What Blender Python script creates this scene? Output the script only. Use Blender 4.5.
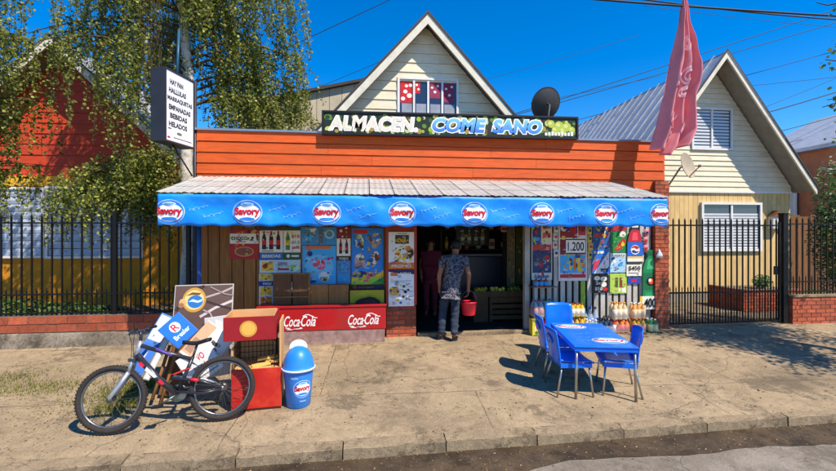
import bpy, bmesh, math, random
from mathutils import Vector, Matrix, noise
random.seed(7)
R = math.radians
scene = bpy.context.scene
for o in list(bpy.data.objects): bpy.data.objects.remove(o)
col = scene.collection

# ---------------------------------------------------------------- camera, sky, sun, exposure
TH, F, CX, HY, CZ = R(6.85), 420.0, 418.0, 231.0, 1.82     # yaw, focal length (px of the 836 px photo), principal point, eye height
cd = bpy.data.cameras.new('camera'); cam = bpy.data.objects.new('camera', cd); col.objects.link(cam)
cam.location = (0, 0, CZ); cam.rotation_euler = (R(90), 0, -TH)
cd.sensor_width = 36; cd.lens = 36 * F / 836; cd.shift_y = -(235.5 - HY) / 836; cd.clip_start = .05; cd.clip_end = 2000
scene.camera = cam
SUN = Vector((.50, -.53, 1)).normalized()
world = bpy.data.worlds.new('World'); scene.world = world; world.use_nodes = True
wn = world.node_tree; wn.nodes.clear()
sky = wn.nodes.new('ShaderNodeTexSky'); sky.sky_type = 'NISHITA'; sky.sun_disc = False
sky.sun_elevation = math.asin(SUN.z); sky.sun_rotation = math.atan2(SUN.x, SUN.y)
sky.air_density = 1.0; sky.dust_density = 0.0; sky.ozone_density = 5.0; sky.altitude = 600
bg = wn.nodes.new('ShaderNodeBackground'); bg.inputs[1].default_value = .15
wo = wn.nodes.new('ShaderNodeOutputWorld')
hs = wn.nodes.new('ShaderNodeHueSaturation'); hs.inputs['Saturation'].default_value = 1.4; hs.inputs['Hue'].default_value = .505
wn.links.new(sky.outputs[0], hs.inputs['Color']); wn.links.new(hs.outputs[0], bg.inputs[0]); wn.links.new(bg.outputs[0], wo.inputs[0])
sl = bpy.data.lights.new('sun', 'SUN'); sl.energy = 5.0; sl.angle = R(.5); sl.color = (1, .90, .76)
so = bpy.data.objects.new('sun', sl); col.objects.link(so); so.location = (8, -8, 15)
so.rotation_euler = (-SUN).to_track_quat('-Z', 'Y').to_euler()
scene.view_settings.view_transform = 'Standard'; scene.view_settings.look = 'None'
scene.view_settings.exposure = .5; scene.view_settings.gamma = 1; scene.view_settings.use_curve_mapping = False

# ---------------------------------------------------------------- survey helpers: photograph point -> place on a known plane
def ray(u, v):
    a = (u - CX) / F; b = (HY - v) / F
    return Vector((math.sin(TH) + a * math.cos(TH), math.cos(TH) - a * math.sin(TH), b))
def P(u, v, Y):
    d = ray(u, v); return Vector((0, 0, CZ)) + d * (Y / d.y)
def gz(y): return -.23 + (y - 4.03) * .06            # the pavement falls towards the street
def G(u, v):
    d = ray(u, v); t = (-.23 - 4.03 * .06 - CZ) / (d.z - .06 * d.y)
    return Vector((0, 0, CZ)) + d * t
# ---------------------------------------------------------------- materials
def lin(c): return tuple((x / 255 / 12.92 if x / 255 <= .04045 else ((x / 255 + .055) / 1.055) ** 2.4) for x in c[:3])
MC = {}
def mat(name, rgb, rough=.6, metal=0, var=.18, scale=6, bump=0, bscale=40, stretch=None, objvar=.0, dirt=None, dirtscale=2.5, dirtamt=.45, spec=.4, alpha=1, coat=0):
    if name in MC: return MC[name]
    m = bpy.data.materials.new(name); m.use_nodes = True; nt = m.node_tree; N = nt.nodes; L = nt.links
    b = N['Principled BSDF']; b.inputs['Roughness'].default_value = rough; b.inputs['Metallic'].default_value = metal
    b.inputs['Specular IOR Level'].default_value = spec; b.inputs['Coat Weight'].default_value = coat
    if alpha < 1: b.inputs['Alpha'].default_value = alpha
    c = lin(rgb)
    if var == 0 and not dirt and not bump:
        b.inputs['Base Color'].default_value = (*c, 1); MC[name] = m; return m
    tc = N.new('ShaderNodeTexCoord'); oi = N.new('ShaderNodeObjectInfo')
    mu = N.new('ShaderNodeVectorMath'); mu.operation = 'SCALE'; mu.inputs['Scale'].default_value = 1
    cmb = N.new('ShaderNodeVectorMath'); cmb.operation = 'MULTIPLY_ADD'
    L.new(oi.outputs['Random'], cmb.inputs[0]); cmb.inputs[1].default_value = (37, 51, 23); L.new(tc.outputs['Object'], cmb.inputs[2])
    vec = cmb.outputs[0]
    if stretch:
        mp = N.new('ShaderNodeMapping'); mp.inputs['Scale'].default_value = stretch; L.new(vec, mp.inputs[0]); vec2 = mp.outputs[0]
    else: vec2 = vec
    n = N.new('ShaderNodeTexNoise'); n.inputs['Scale'].default_value = scale; n.inputs['Detail'].default_value = 6; n.inputs['Roughness'].default_value = .65
    L.new(vec2, n.inputs['Vector'])
    ramp = N.new('ShaderNodeMapRange'); ramp.inputs[1].default_value = .3; ramp.inputs[2].default_value = .7
    ramp.inputs[3].default_value = 1 - var; ramp.inputs[4].default_value = 1 + var; L.new(n.outputs['Fac'], ramp.inputs[0])
    fac = ramp.outputs[0]
    if objvar:
        r2 = N.new('ShaderNodeMapRange'); r2.inputs[3].default_value = 1 - objvar; r2.inputs[4].default_value = 1 + objvar
        L.new(oi.outputs['Random'], r2.inputs[0])
        mm = N.new('ShaderNodeMath'); mm.operation = 'MULTIPLY'; L.new(fac, mm.inputs[0]); L.new(r2.outputs[0], mm.inputs[1]); fac = mm.outputs[0]
    sc = N.new('ShaderNodeVectorMath'); sc.operation = 'SCALE'; sc.inputs[0].default_value = c; L.new(fac, sc.inputs['Scale'])
    out = sc.outputs[0]
    if dirt:
        n2 = N.new('ShaderNodeTexNoise'); n2.inputs['Scale'].default_value = dirtscale; n2.inputs['Detail'].default_value = 8; n2.inputs['Roughness'].default_value = .7
        L.new(vec, n2.inputs['Vector'])
        r3 = N.new('ShaderNodeMapRange'); r3.inputs[1].default_value = .48; r3.inputs[2].default_value = .72; r3.inputs[4].default_value = dirtamt
        L.new(n2.outputs['Fac'], r3.inputs[0])
        mx = N.new('ShaderNodeMix'); mx.data_type = 'RGBA'; L.new(r3.outputs[0], mx.inputs[0]); L.new(out, mx.inputs[6]); mx.inputs[7].default_value = (*lin(dirt), 1)
        out = mx.outputs[2]
    L.new(out, b.inputs['Base Color'])
    if bump:
        n3 = N.new('ShaderNodeTexNoise'); n3.inputs['Scale'].default_value = bscale; n3.inputs['Detail'].default_value = 5; L.new(vec2, n3.inputs['Vector'])
        bp = N.new('ShaderNodeBump'); bp.inputs['Strength'].default_value = bump; bp.inputs['Distance'].default_value = .02
        L.new(n3.outputs['Fac'], bp.inputs['Height']); L.new(bp.outputs[0], b.inputs['Normal'])
    MC[name] = m; return m
def C(r, g, b, rough=.5):                                   # printed ink or plain plastic
    k = 'ink_%d_%d_%d_%d' % (r, g, b, rough * 100)
    return mat(k, (r, g, b), rough, var=.07, scale=9)
WHITE = C(235, 233, 226); BLACK = C(18, 18, 20); RED = C(200, 22, 28); YEL = C(240, 190, 30); DBLUE = C(20, 50, 130)
def nodes_of(m): return m.node_tree.nodes, m.node_tree.links, m.node_tree.nodes['Principled BSDF']
def leaf_mat(name, c1, c2, trans=.35):
    m = bpy.data.materials.new(name); m.use_nodes = True; N, L, b = nodes_of(m)
    g = N.new('ShaderNodeNewGeometry'); ra = N.new('ShaderNodeValToRGB'); L.new(g.outputs['Random Per Island'], ra.inputs[0])
    ra.color_ramp.elements[0].color = (*lin(c1), 1); ra.color_ramp.elements[1].color = (*lin(c2), 1)
    b.inputs['Roughness'].default_value = .5; b.inputs['Specular IOR Level'].default_value = .35
    L.new(ra.outputs[0], b.inputs['Base Color'])
    t = N.new('ShaderNodeBsdfTranslucent'); L.new(ra.outputs[0], t.inputs[0]); mx = N.new('ShaderNodeMixShader'); mx.inputs[0].default_value = trans
    L.new(b.outputs[0], mx.inputs[1]); L.new(t.outputs[0], mx.inputs[2]); L.new(mx.outputs[0], N['Material Output'].inputs[0])
    return m

# ---------------------------------------------------------------- mesh builder
W = {}
def tag(o, label=None, cat=None, group=None, kind=None):
    if label: o['label'] = label
    if cat: o['category'] = cat
    if group: o['group'] = group
    if kind: o['kind'] = kind
    return o
def empty(name, loc, rz=0, local=False, label=None, cat=None, group=None, rot=None):
    e = bpy.data.objects.new(name, None); col.objects.link(e); e.empty_display_size = .1
    e.location = loc; e.rotation_euler = rot or (0, 0, rz)
    W[e] = Vector((0, 0, 0)) if local else Vector(loc)
    return tag(e, label, cat, group)
TXT = {}
def text_geo(s, bold=0.0, shear=0.0, spacing=1.0):
    k = (s, bold, shear, spacing)
    if k in TXT: return TXT[k]
    cu = bpy.data.curves.new('t', 'FONT'); cu.body = s; cu.size = 1; cu.offset = bold; cu.shear = shear; cu.space_character = spacing; cu.resolution_u = 3
    o = bpy.data.objects.new('t', cu); col.objects.link(o)
    dg = bpy.context.evaluated_depsgraph_get(); me = bpy.data.meshes.new_from_object(o.evaluated_get(dg))
    vs = [Vector((v.co.x, v.co.y)) for v in me.vertices]; fs = [tuple(p.vertices) for p in me.polygons]
    bpy.data.objects.remove(o); bpy.data.curves.remove(cu); bpy.data.meshes.remove(me)
    if not vs: vs = [Vector((0, 0)), Vector((1, 0)), Vector((1, 1))]; fs = [(0, 1, 2)]
    x0 = min(v.x for v in vs); x1 = max(v.x for v in vs); y0 = min(v.y for v in vs); y1 = max(v.y for v in vs)
    vs = [((v.x - x0) / (x1 - x0), (v.y - y0) / (y1 - y0)) for v in vs]
    TXT[k] = (vs, fs, (x1 - x0) / (y1 - y0)); return TXT[k]
class Fr:                                                     # a local frame: o + x ex + y ey + z en
    def __init__(s, o, ex=(1, 0, 0), ey=(0, 0, 1), en=(0, -1, 0)):
        s.o = Vector(o); s.ex = Vector(ex); s.ey = Vector(ey); s.en = Vector(en)
    def p(s, x, y, z=0): return s.o + s.ex * x + s.ey * y + s.en * z
class MB:
    def __init__(s, m=None): s.v = []; s.f = []; s.m = []; s.cur = m; s.sm = []
    def add(s, vs, fs, m=None, smooth=False):
        k = len(s.v); s.v += [Vector(x) for x in vs]; m = m or s.cur
        for f in fs: s.f.append(tuple(i + k for i in f)); s.m.append(m); s.sm.append(smooth)
        return s
    def box(s, x0, x1, y0, y1, z0, z1, m=None):
        return s.add([(x0, y0, z0), (x1, y0, z0), (x1, y1, z0), (x0, y1, z0), (x0, y0, z1), (x1, y0, z1), (x1, y1, z1), (x0, y1, z1)],
                     [(0, 3, 2, 1), (4, 5, 6, 7), (0, 1, 5, 4), (1, 2, 6, 5), (2, 3, 7, 6), (3, 0, 4, 7)], m)
    def fbox(s, fr, x0, x1, y0, y1, z0, z1, m=None):
        vs = [fr.p(x, y, z) for z in (z0, z1) for (x, y) in ((x0, y0), (x1, y0), (x1, y1), (x0, y1))]
        return s.add(vs, [(0, 3, 2, 1), (4, 5, 6, 7), (0, 1, 5, 4), (1, 2, 6, 5), (2, 3, 7, 6), (3, 0, 4, 7)], m)
    def prism(s, fr, poly, z0, z1, m=None, side=None):
        n = len(poly); vs = [fr.p(x, y, z0) for x, y in poly] + [fr.p(x, y, z1) for x, y in poly]
        s.add(vs, [tuple(range(n))[::-1], tuple(range(n, 2 * n))], m)
        k = len(s.v) - 2 * n
        for i in range(n):
            j = (i + 1) % n; s.f.append((k + i, k + j, k + n + j, k + n + i)); s.m.append(side or m or s.cur); s.sm.append(False)
        return s
    def flat(s, fr, poly, z, m=None): return s.add([fr.p(x, y, z) for x, y in poly], [tuple(range(len(poly)))], m)
    def rect(s, fr, x0, y0, x1, y1, z, m=None): return s.flat(fr, [(x0, y0), (x1, y0), (x1, y1), (x0, y1)], z, m)
    def ell(s, fr, cx, cy, rx, ry, z, m=None, n=20, rot=0):
        c, q = math.cos(rot), math.sin(rot)
        return s.flat(fr, [(cx + rx * math.cos(a) * c - ry * math.sin(a) * q, cy + rx * math.cos(a) * q + ry * math.sin(a) * c) for a in (2 * math.pi * i / n for i in range(n))], z, m)
    def disc(s, fr, cx, cy, rx, ry, z, m=None, n=28, K=6):
        vs = [fr.p(cx, cy, z)] + [fr.p(cx + rx * k / K * math.cos(2 * math.pi * i / n), cy + ry * k / K * math.sin(2 * math.pi * i / n), z) for k in range(1, K + 1) for i in range(n)]
        fs = [(0, 1 + i, 1 + (i + 1) % n) for i in range(n)] + [(1 + k * n + i, 1 + (k + 1) * n + i, 1 + (k + 1) * n + (i + 1) % n, 1 + k * n + (i + 1) % n) for k in range(K - 1) for i in range(n)]
        return s.add(vs, fs, m)
    def ring(s, fr, cx, cy, rx, ry, t, z, m=None, n=28):
        vs = []; fs = []
        for i in range(n):
            a = 2 * math.pi * i / n; vs += [fr.p(cx + rx * math.cos(a), cy + ry * math.sin(a), z), fr.p(cx + (rx - t) * math.cos(a), cy + (ry - t) * math.sin(a), z)]
            j = (i + 1) % n; fs.append((2 * i, 2 * j, 2 * j + 1, 2 * i + 1))
        return s.add(vs, fs, m)
    def text(s, fr, t, x0, y0, x1, y1, z, m=None, bold=0, shear=0, spacing=1, warp=None):
        vs, fs, asp = text_geo(t, bold, shear, spacing)
        out = []
        for a, b in vs:
            x, y = x0 + a * (x1 - x0), y0 + b * (y1 - y0)
            if warp: x, y = warp(x, y)
            out.append(fr.p(x, y, z))
        return s.add(out, fs, m)
    def stroke(s, fr, pts, w, z, m=None):
        vs = []; n = len(pts); fs = []
        for i, (x, y) in enumerate(pts):
            a = pts[max(0, i - 1)]; b = pts[min(n - 1, i + 1)]; dx, dy = b[0] - a[0], b[1] - a[1]; l = math.hypot(dx, dy) or 1
            vs += [fr.p(x - dy / l * w, y + dx / l * w, z), fr.p(x + dy / l * w, y - dx / l * w, z)]
            if i: fs.append((2 * i - 2, 2 * i - 1, 2 * i + 1, 2 * i))
        return s.add(vs, fs, m)
    def tube(s, pts, r, n=8, m=None, closed=False, caps=True):
        pts = [Vector(p) for p in pts]; K = len(pts); rs = r if isinstance(r, (list, tuple)) else [r] * K
        vs = []; prev = None
        for i, p in enumerate(pts):
            a = pts[(i - 1) % K] if (closed or i) else p; b = pts[(i + 1) % K] if (closed or i < K - 1) else p
            d = (b - a).normalized()
            if prev is None:
                up = Vector((0, 0, 1)) if abs(d.z) < .9 else Vector((1, 0, 0)); e1 = d.cross(up).normalized()
            else:
                e1 = prev - d * prev.dot(d); e1 = e1.normalized() if e1.length > 1e-6 else d.orthogonal().normalized()
            prev = e1; e2 = d.cross(e1)
            for k in range(n):
                an = 2 * math.pi * k / n; vs.append(p + (e1 * math.cos(an) + e2 * math.sin(an)) * rs[i])
        fs = []
        for i in range(K if closed else K - 1):
            j = (i + 1) % K
            for k in range(n): fs.append((i * n + k, i * n + (k + 1) % n, j * n + (k + 1) % n, j * n + k))
        s.add(vs, fs, m, True)
        if caps and not closed: 
            k0 = len(s.v) - K * n
            s.f += [tuple(k0 + i for i in range(n))[::-1], tuple(k0 + (K - 1) * n + i for i in range(n))]; s.m += [m or s.cur] * 2; s.sm += [False] * 2
        return s
    def lathe(s, prof, o=(0, 0, 0), n=20, m=None, ex=(1, 0, 0), ey=(0, 1, 0), ez=(0, 0, 1), sx=1, sy=1):
        o = Vector(o); ex = Vector(ex); ey = Vector(ey); ez = Vector(ez); vs = []; fs = []
        for r, z in prof:
            for k in range(n):
                a = 2 * math.pi * k / n; vs.append(o + ex * (r * sx * math.cos(a)) + ey * (r * sy * math.sin(a)) + ez * z)
        for i in range(len(prof) - 1):
            for k in range(n): fs.append((i * n + k, i * n + (k + 1) % n, (i + 1) * n + (k + 1) % n, (i + 1) * n + k))
        s.add(vs, fs, m, True); k0 = len(s.v) - len(prof) * n
        if prof[0][0] > .001: s.f.append(tuple(k0 + i for i in range(n))[::-1]); s.m.append(m or s.cur); s.sm.append(False)
        if prof[-1][0] > .001: s.f.append(tuple(k0 + (len(prof) - 1) * n + i for i in range(n))); s.m.append(m or s.cur); s.sm.append(False)
        return s
    def build(s, name, parent=None, label=None, cat=None, group=None, kind=None, bevel=0, origin=None):
        xs = [v.x for v in s.v]; ys = [v.y for v in s.v]; zs = [v.z for v in s.v]
        c = Vector(origin) if origin is not None else Vector(((min(xs) + max(xs)) / 2, (min(ys) + max(ys)) / 2, (min(zs) + max(zs)) / 2 if parent else min(zs)))
        me = bpy.data.meshes.new(name); me.from_pydata([v - c for v in s.v], [], s.f)
        ms = []
        for m in s.m:
            if m not in ms: ms.append(m)
        for m in ms: me.materials.append(m)
        me.polygons.foreach_set('material_index', [ms.index(m) for m in s.m]); me.polygons.foreach_set('use_smooth', s.sm)
        me.update()
        return place(name, me, c, parent, label, cat, group, kind, bevel)
def place(name, me, c, parent=None, label=None, cat=None, group=None, kind=None, bevel=0, rot=None):
    o = bpy.data.objects.new(name, me); col.objects.link(o); c = Vector(c)
    if parent is not None: o.parent = parent; o.location = c - W[parent]
    else: o.location = c
    if rot: o.rotation_euler = rot
    W[o] = c
    if bevel:
        b = o.modifiers.new('bevel', 'BEVEL'); b.width = bevel; b.segments = 2; b.limit_method = 'ANGLE'
    return tag(o, label, cat, group, kind)
def copy_tree(o, parent=None):
    c = o.copy(); col.objects.link(c); c.parent = parent; W[c] = W[o].copy()
    for ch in list(o.children): copy_tree(ch, c)
    return c
def boxmesh(sx, sy, sz, m, jit=0, name='piece'):
    b = MB(m); b.box(-sx / 2, sx / 2, -sy / 2, sy / 2, -sz / 2, sz / 2)
    me = bpy.data.meshes.new(name); me.from_pydata([v + Vector([random.uniform(-jit, jit) for _ in 'xyz']) for v in b.v], [], b.f); me.materials.append(m); return me
BRICKM = mat('fired_brick', (168, 82, 52), .85, var=.25, scale=14, bump=.5, bscale=60, objvar=.28, dirt=(90, 70, 60), dirtamt=.4)
MORTAR = mat('mortar', (104, 94, 82), .95, var=.25, scale=20, bump=.5)
BC = {}
def bricks(parent, o, ex, length, height, depth, bw=.24, bh=.075, gap=.014, en=(0, -1, 0), m=None, skip=None):
    """a brickwork face: every brick a piece, mortar set back behind it"""
    m = m or BRICKM; o = Vector(o); ex = Vector(ex).normalized(); en = Vector(en); rz = math.atan2(ex.y, ex.x)
    b = MB(MORTAR); b.fbox(Fr(o, ex, (0, 0, 1), en), .006, length - .006, 0, height - .004, -depth, -.01); b.build('mortar', parent)
    rows = max(1, round(height / (bh + gap))); rh = height / rows
    for r in range(rows):
        x = -(bw + gap) / 2 if r % 2 else 0
        while x < length - .01:
            a = max(0, x); e = min(length, x + bw); w = e - a
            if w > .03:
                k = (round(w, 2), round(rh, 3), m.name, depth)
                if k not in BC: BC[k] = [boxmesh(w, depth * .9, rh - gap, m, .003, 'brick') for _ in range(2)]
                c = o + ex * (a + w / 2) + Vector((0, 0, r * rh + rh / 2)) - en * (depth * .45 + random.uniform(0, .004))
                place('brick', random.choice(BC[k]), c, parent, rot=(0, 0, rz))
            x += bw + gap
# ================================================================ SETTING: road, gutter, kerb, pavement, yards
def ground_mat(name, base, dark, light, crack=0, wet=False, fine=60, big=.9, patch=.55, specks=True, slabs=False):
    m = bpy.data.materials.new(name); m.use_nodes = True; N, L, b = nodes_of(m)
    g = N.new('ShaderNodeTexCoord'); vec = g.outputs['Object']
    def nz(sc, det=8, ro=.65, dist=0):
        n = N.new('ShaderNodeTexNoise'); n.inputs['Scale'].default_value = sc; n.inputs['Detail'].default_value = det; n.inputs['Roughness'].default_value = ro
        n.inputs['Distortion'].default_value = dist; L.new(vec, n.inputs['Vector']); return n.outputs['Fac']
    def rng(x, a, c, lo, hi):
        r = N.new('ShaderNodeMapRange'); r.inputs[1].default_value = a; r.inputs[2].default_value = c; r.inputs[3].default_value = lo; r.inputs[4].default_value = hi
        L.new(x, r.inputs[0]); return r.outputs[0]
    def mix(f, a, c, mode='MIX'):
        x = N.new('ShaderNodeMix'); x.data_type = 'RGBA'; x.blend_type = mode
        (L.new(f, x.inputs[0]) if hasattr(f, 'links') else setattr(x.inputs[0], 'default_value', f))
        for s, i in ((a, 6), (c, 7)):
            if isinstance(s, tuple): x.inputs[i].default_value = (*s, 1)
            else: L.new(s, x.inputs[i])
        return x.outputs[2]
    c = mix(rng(nz(big, 7, .7, .6), .40, .62, 0, 1), lin(base), lin(light))
    c = mix(rng(nz(big * 1.9, 10, .78, .4), .50, .66, 0, patch), c, lin(dark))
    c = mix(rng(nz(big * .35, 6, .6), .52, .68, 0, patch * .8), c, lin(dark)); c = mix(rng(nz(big * 1.5, 15, .82, .3), .535, .575, 0, min(1, patch * 1.1)), c, lin(dark)); c = mix(rng(nz(big * 5, 15, .8, .2), .57, .61, 0, patch), c, lin(dark))
    gr = nz(fine, 4, .8)
    c = mix(.8, c, rng(gr, .25, .75, .55, 1.4), 'MULTIPLY')
    gr2 = nz(9, 9, .8); c = mix(.8, c, rng(gr2, .3, .7, .72, 1.22), 'MULTIPLY')
    h = gr
    if specks:
        v = N.new('ShaderNodeTexVoronoi'); v.inputs['Scale'].default_value = 46; L.new(vec, v.inputs['Vector'])
        c = mix(rng(v.outputs['Distance'], .10, .17, .55, 0), c, (.05, .04, .032))
        v2 = N.new('ShaderNodeTexVoronoi'); v2.inputs['Scale'].default_value = 17; L.new(vec, v2.inputs['Vector'])
        c = mix(rng(v2.outputs['Distance'], .06, .10, .5, 0), c, (.5, .42, .30))
    if crack:
        mpn = N.new('ShaderNodeTexNoise'); mpn.inputs['Scale'].default_value = 1.8; mpn.inputs['Detail'].default_value = 6; L.new(vec, mpn.inputs['Vector'])
        ad = N.new('ShaderNodeMix'); ad.data_type = 'RGBA'; ad.blend_type = 'ADD'; ad.inputs[0].default_value = .5; L.new(vec, ad.inputs[6]); L.new(mpn.outputs['Color'], ad.inputs[7])
        vo = N.new('ShaderNodeTexVoronoi'); vo.feature = 'DISTANCE_TO_EDGE'; vo.inputs['Scale'].default_value = crack; L.new(ad.outputs[2], vo.inputs['Vector'])
        f = rng(vo.outputs['Distance'], .0006, .003, .42, 0); c = mix(f, c, (.03, .024, .018))
        sub = N.new('ShaderNodeMath'); sub.operation = 'SUBTRACT'; L.new(gr, sub.inputs[0]); L.new(f, sub.inputs[1]); h = sub.outputs[0]
    if slabs:                                                  # worn expansion joints between the cast bays
        mp = N.new('ShaderNodeMapping'); mp.inputs['Rotation'].default_value = (0, 0, .03); mp.inputs['Location'].default_value = (.7, .55, 0); dn = N.new('ShaderNodeTexNoise'); dn.inputs['Scale'].default_value = 3.5; dn.inputs['Detail'].default_value = 7; L.new(vec, dn.inputs['Vector'])
        ad2 = N.new('ShaderNodeMix'); ad2.data_type = 'RGBA'; ad2.blend_type = 'ADD'; ad2.inputs[0].default_value = .045; L.new(vec, ad2.inputs[6]); L.new(dn.outputs['Color'], ad2.inputs[7]); L.new(ad2.outputs[2], mp.inputs[0])
        br = N.new('ShaderNodeTexBrick'); br.inputs['Scale'].default_value = 1; br.inputs['Brick Width'].default_value = 2.7; br.inputs['Row Height'].default_value = 1.9; br.inputs['Mortar Size'].default_value = .009; br.inputs['Mortar Smooth'].default_value = .6; br.offset = .3; L.new(mp.outputs[0], br.inputs['Vector'])
        fm = N.new('ShaderNodeMath'); fm.operation = 'MULTIPLY'; L.new(br.outputs['Fac'], fm.inputs[0]); L.new(rng(nz(2.0, 6), .35, .6, .15, .75), fm.inputs[1]); c = mix(fm.outputs[0], c, (.045, .036, .026))
        sb2 = N.new('ShaderNodeMath'); sb2.operation = 'SUBTRACT'; L.new(h, sb2.inputs[0]); L.new(fm.outputs[0], sb2.inputs[1]); h = sb2.outputs[0]
    L.new(c, b.inputs['Base Color'])
    bp = N.new('ShaderNodeBump'); bp.inputs['Strength'].default_value = .55; bp.inputs['Distance'].default_value = .012; L.new(h, bp.inputs['Height']); L.new(bp.outputs[0], b.inputs['Normal'])
    if wet: L.new(rng(nz(2.2, 5), .45, .58, .22, .85), b.inputs['Roughness'])
    else: b.inputs['Roughness'].default_value = .92
    b.inputs['Specular IOR Level'].default_value = .25
    return m
PAVE = ground_mat('worn_pavement_concrete', (150, 131, 103), (96, 84, 67), (168, 147, 116), crack=.3, patch=.62, slabs=True)
ROADM = ground_mat('road_concrete', (126, 116, 102), (96, 86, 74), (146, 136, 122), crack=.35, fine=80)
GUTM = ground_mat('damp_gutter_dirt', (66, 54, 41), (38, 30, 22), (98, 82, 62), wet=True)
YARDM = ground_mat('yard_earth', (112, 98, 80), (70, 62, 50), (140, 125, 104))
KERBM = ground_mat('kerb_concrete', (140, 122, 96), (84, 72, 57), (160, 141, 112), fine=50, big=1.6, patch=.7)
def ky(x): return 4.0 + .021 * x                                    # line of the kerb's street face
def sheet(name, xs, ys, zf, m, kind='structure'):
    b = MB(m); n = len(ys)
    b.add([(x, y if not callable(y) else y(x), 0) for x in xs for y in ys], [(i * n + j, (i + 1) * n + j, (i + 1) * n + j + 1, i * n + j + 1) for i in range(len(xs) - 1) for j in range(n - 1)], m, True)
    for v in b.v: v.z = zf(v.x, v.y)
    return b.build(name, kind=kind, origin=(0, 0, 0))
def fr_(a, b, n): return [a + (b - a) * i / n for i in range(n + 1)]
ZR = -.305
sheet('road', [-300, -20] + fr_(-12, 16, 56) + [30, 300], [-300, -20, 0, 2, 3, 3.6, 4.3], lambda x, y: ZR + (-.018 * max(0, (y - 2.6)) if y < 4.4 else 0), ROADM)
sheet('ground', [-400, -30, -10, 0, 10, 20, 40, 400], [7.62, 9, 12, 20, 40, 120, 500], lambda x, y: -.02, YARDM)
# the gutter: a strip of damp dirt with a ragged edge
b = MB(GUTM); xs = fr_(-13, 17, 260)
for i, x in enumerate(xs):
    e = .33 + .08 * noise.noise((x * .7, 0, 0)) + .06 * noise.noise((x * 2.9, 3, 0)) + .03 * noise.noise((x * 9, 5, 0)) + (.04 if x > 1.5 else .1)
    for k in range(5):
        y = ky(x) + .02 - (e + .02) * (1 - k / 4); b.v.append(Vector((x, y, ZR - .018 * max(0, y - 2.6) + .005)))
b.f = [(i * 5 + k, (i + 1) * 5 + k, (i + 1) * 5 + k + 1, i * 5 + k + 1) for i in range(len(xs) - 1) for k in range(4)]; b.m = [GUTM] * len(b.f); b.sm = [True] * len(b.f)
b.build('gutter', kind='structure', origin=(0, 0, 0))
def pz(x, y): return gz(y) + .012 * noise.noise((x * .8, y * .8, 2)) + .006 * noise.noise((x * 2.6, y * 2.6, 4))
pav = sheet('pavement', fr_(-14, 17, 310), [4.15 + i * .06 for i in range(59)] + [7.64], lambda x, y: pz(x, y) - (.02 if y < 4.2 else 0), PAVE)
# kerb stones, one by one
ks = empty('kerb', (0, 4.0, -.35)); tag(ks, kind='structure')
x = -7.9
while x < 9.5:
    l = random.uniform(.93, 1.02); x1 = x + l - .012; d = random.uniform(-.012, .012); dz = random.uniform(-.008, .006)
    bb = MB(KERBM); n = 8; yk0 = ky(x) + d; yk1 = ky(x1) + d + random.uniform(-.006, .006)
    for i in range(n + 1):
        t = i / n; xx = x + (x1 - x) * t; y0 = yk0 + (yk1 - yk0) * t; j = lambda s: random.uniform(-s, s)
        e = .03 if i in (0, n) and random.random() < .5 else 0
        prof = [(y0 + .0 + j(.004), -.40), (y0 + .006 + j(.006), -.228 + dz + j(.008)), (y0 + .016 + j(.008) + e, -.217 + dz + j(.004) - e * .4), (y0 + .10, -.214 + dz + j(.003)), (y0 + .165, -.212 + dz), (y0 + .17, -.40)]
        bb.v += [Vector((xx, a, c)) for a, c in prof]
    for i in range(n):
        for k in range(5): bb.f.append((i * 6 + k, (i + 1) * 6 + k, (i + 1) * 6 + k + 1, i * 6 + k + 1))
    bb.f += [(5, 4, 3, 2, 1, 0), tuple(n * 6 + k for k in range(6))]; bb.m = [KERBM] * len(bb.f); bb.sm = [False] * len(bb.f)
    bb.build('kerb_stone', ks); x += l
# pebbles, dead leaves and grit on the pavement and along the kerb
gm = leaf_mat('dry_leaf_and_grit', (62, 46, 30), (176, 146, 92), .05); b = MB(gm)
for i in range(3400):
    if i < 700: xx = random.uniform(-3.2, 8); yy = ky(xx) - random.random() ** 2 * .4; zz = ZR - .018 * max(0, yy - 2.6) + .006
    else:
        xx = random.uniform(-7, 9); yy = random.uniform(4.22, 7.3); zz = pz(xx, yy) + .002
        if i < 2000: xx = random.gauss(-2.9, 1.3); yy = random.gauss(5.2, .55)
        if yy < 4.2 or yy > 7.3: continue
        zz = pz(xx, yy) + .002
    s = random.uniform(.005, .014) * (1.5 if i > 1900 and i < 2300 else 1); a = random.uniform(0, 6.28); c, q = math.cos(a) * s, math.sin(a) * s
    b.add([(xx - c, yy - q, zz), (xx + q * .6, yy - c * .6, zz + s * .5), (xx + c, yy + q, zz), (xx - q * .6, yy + c * .6, zz + s * .4)], [(0, 1, 2, 3)])
b.build('leaf_litter', label='dry leaves and grit scattered over the pavement and gutter', cat='litter', kind='stuff')
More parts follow.
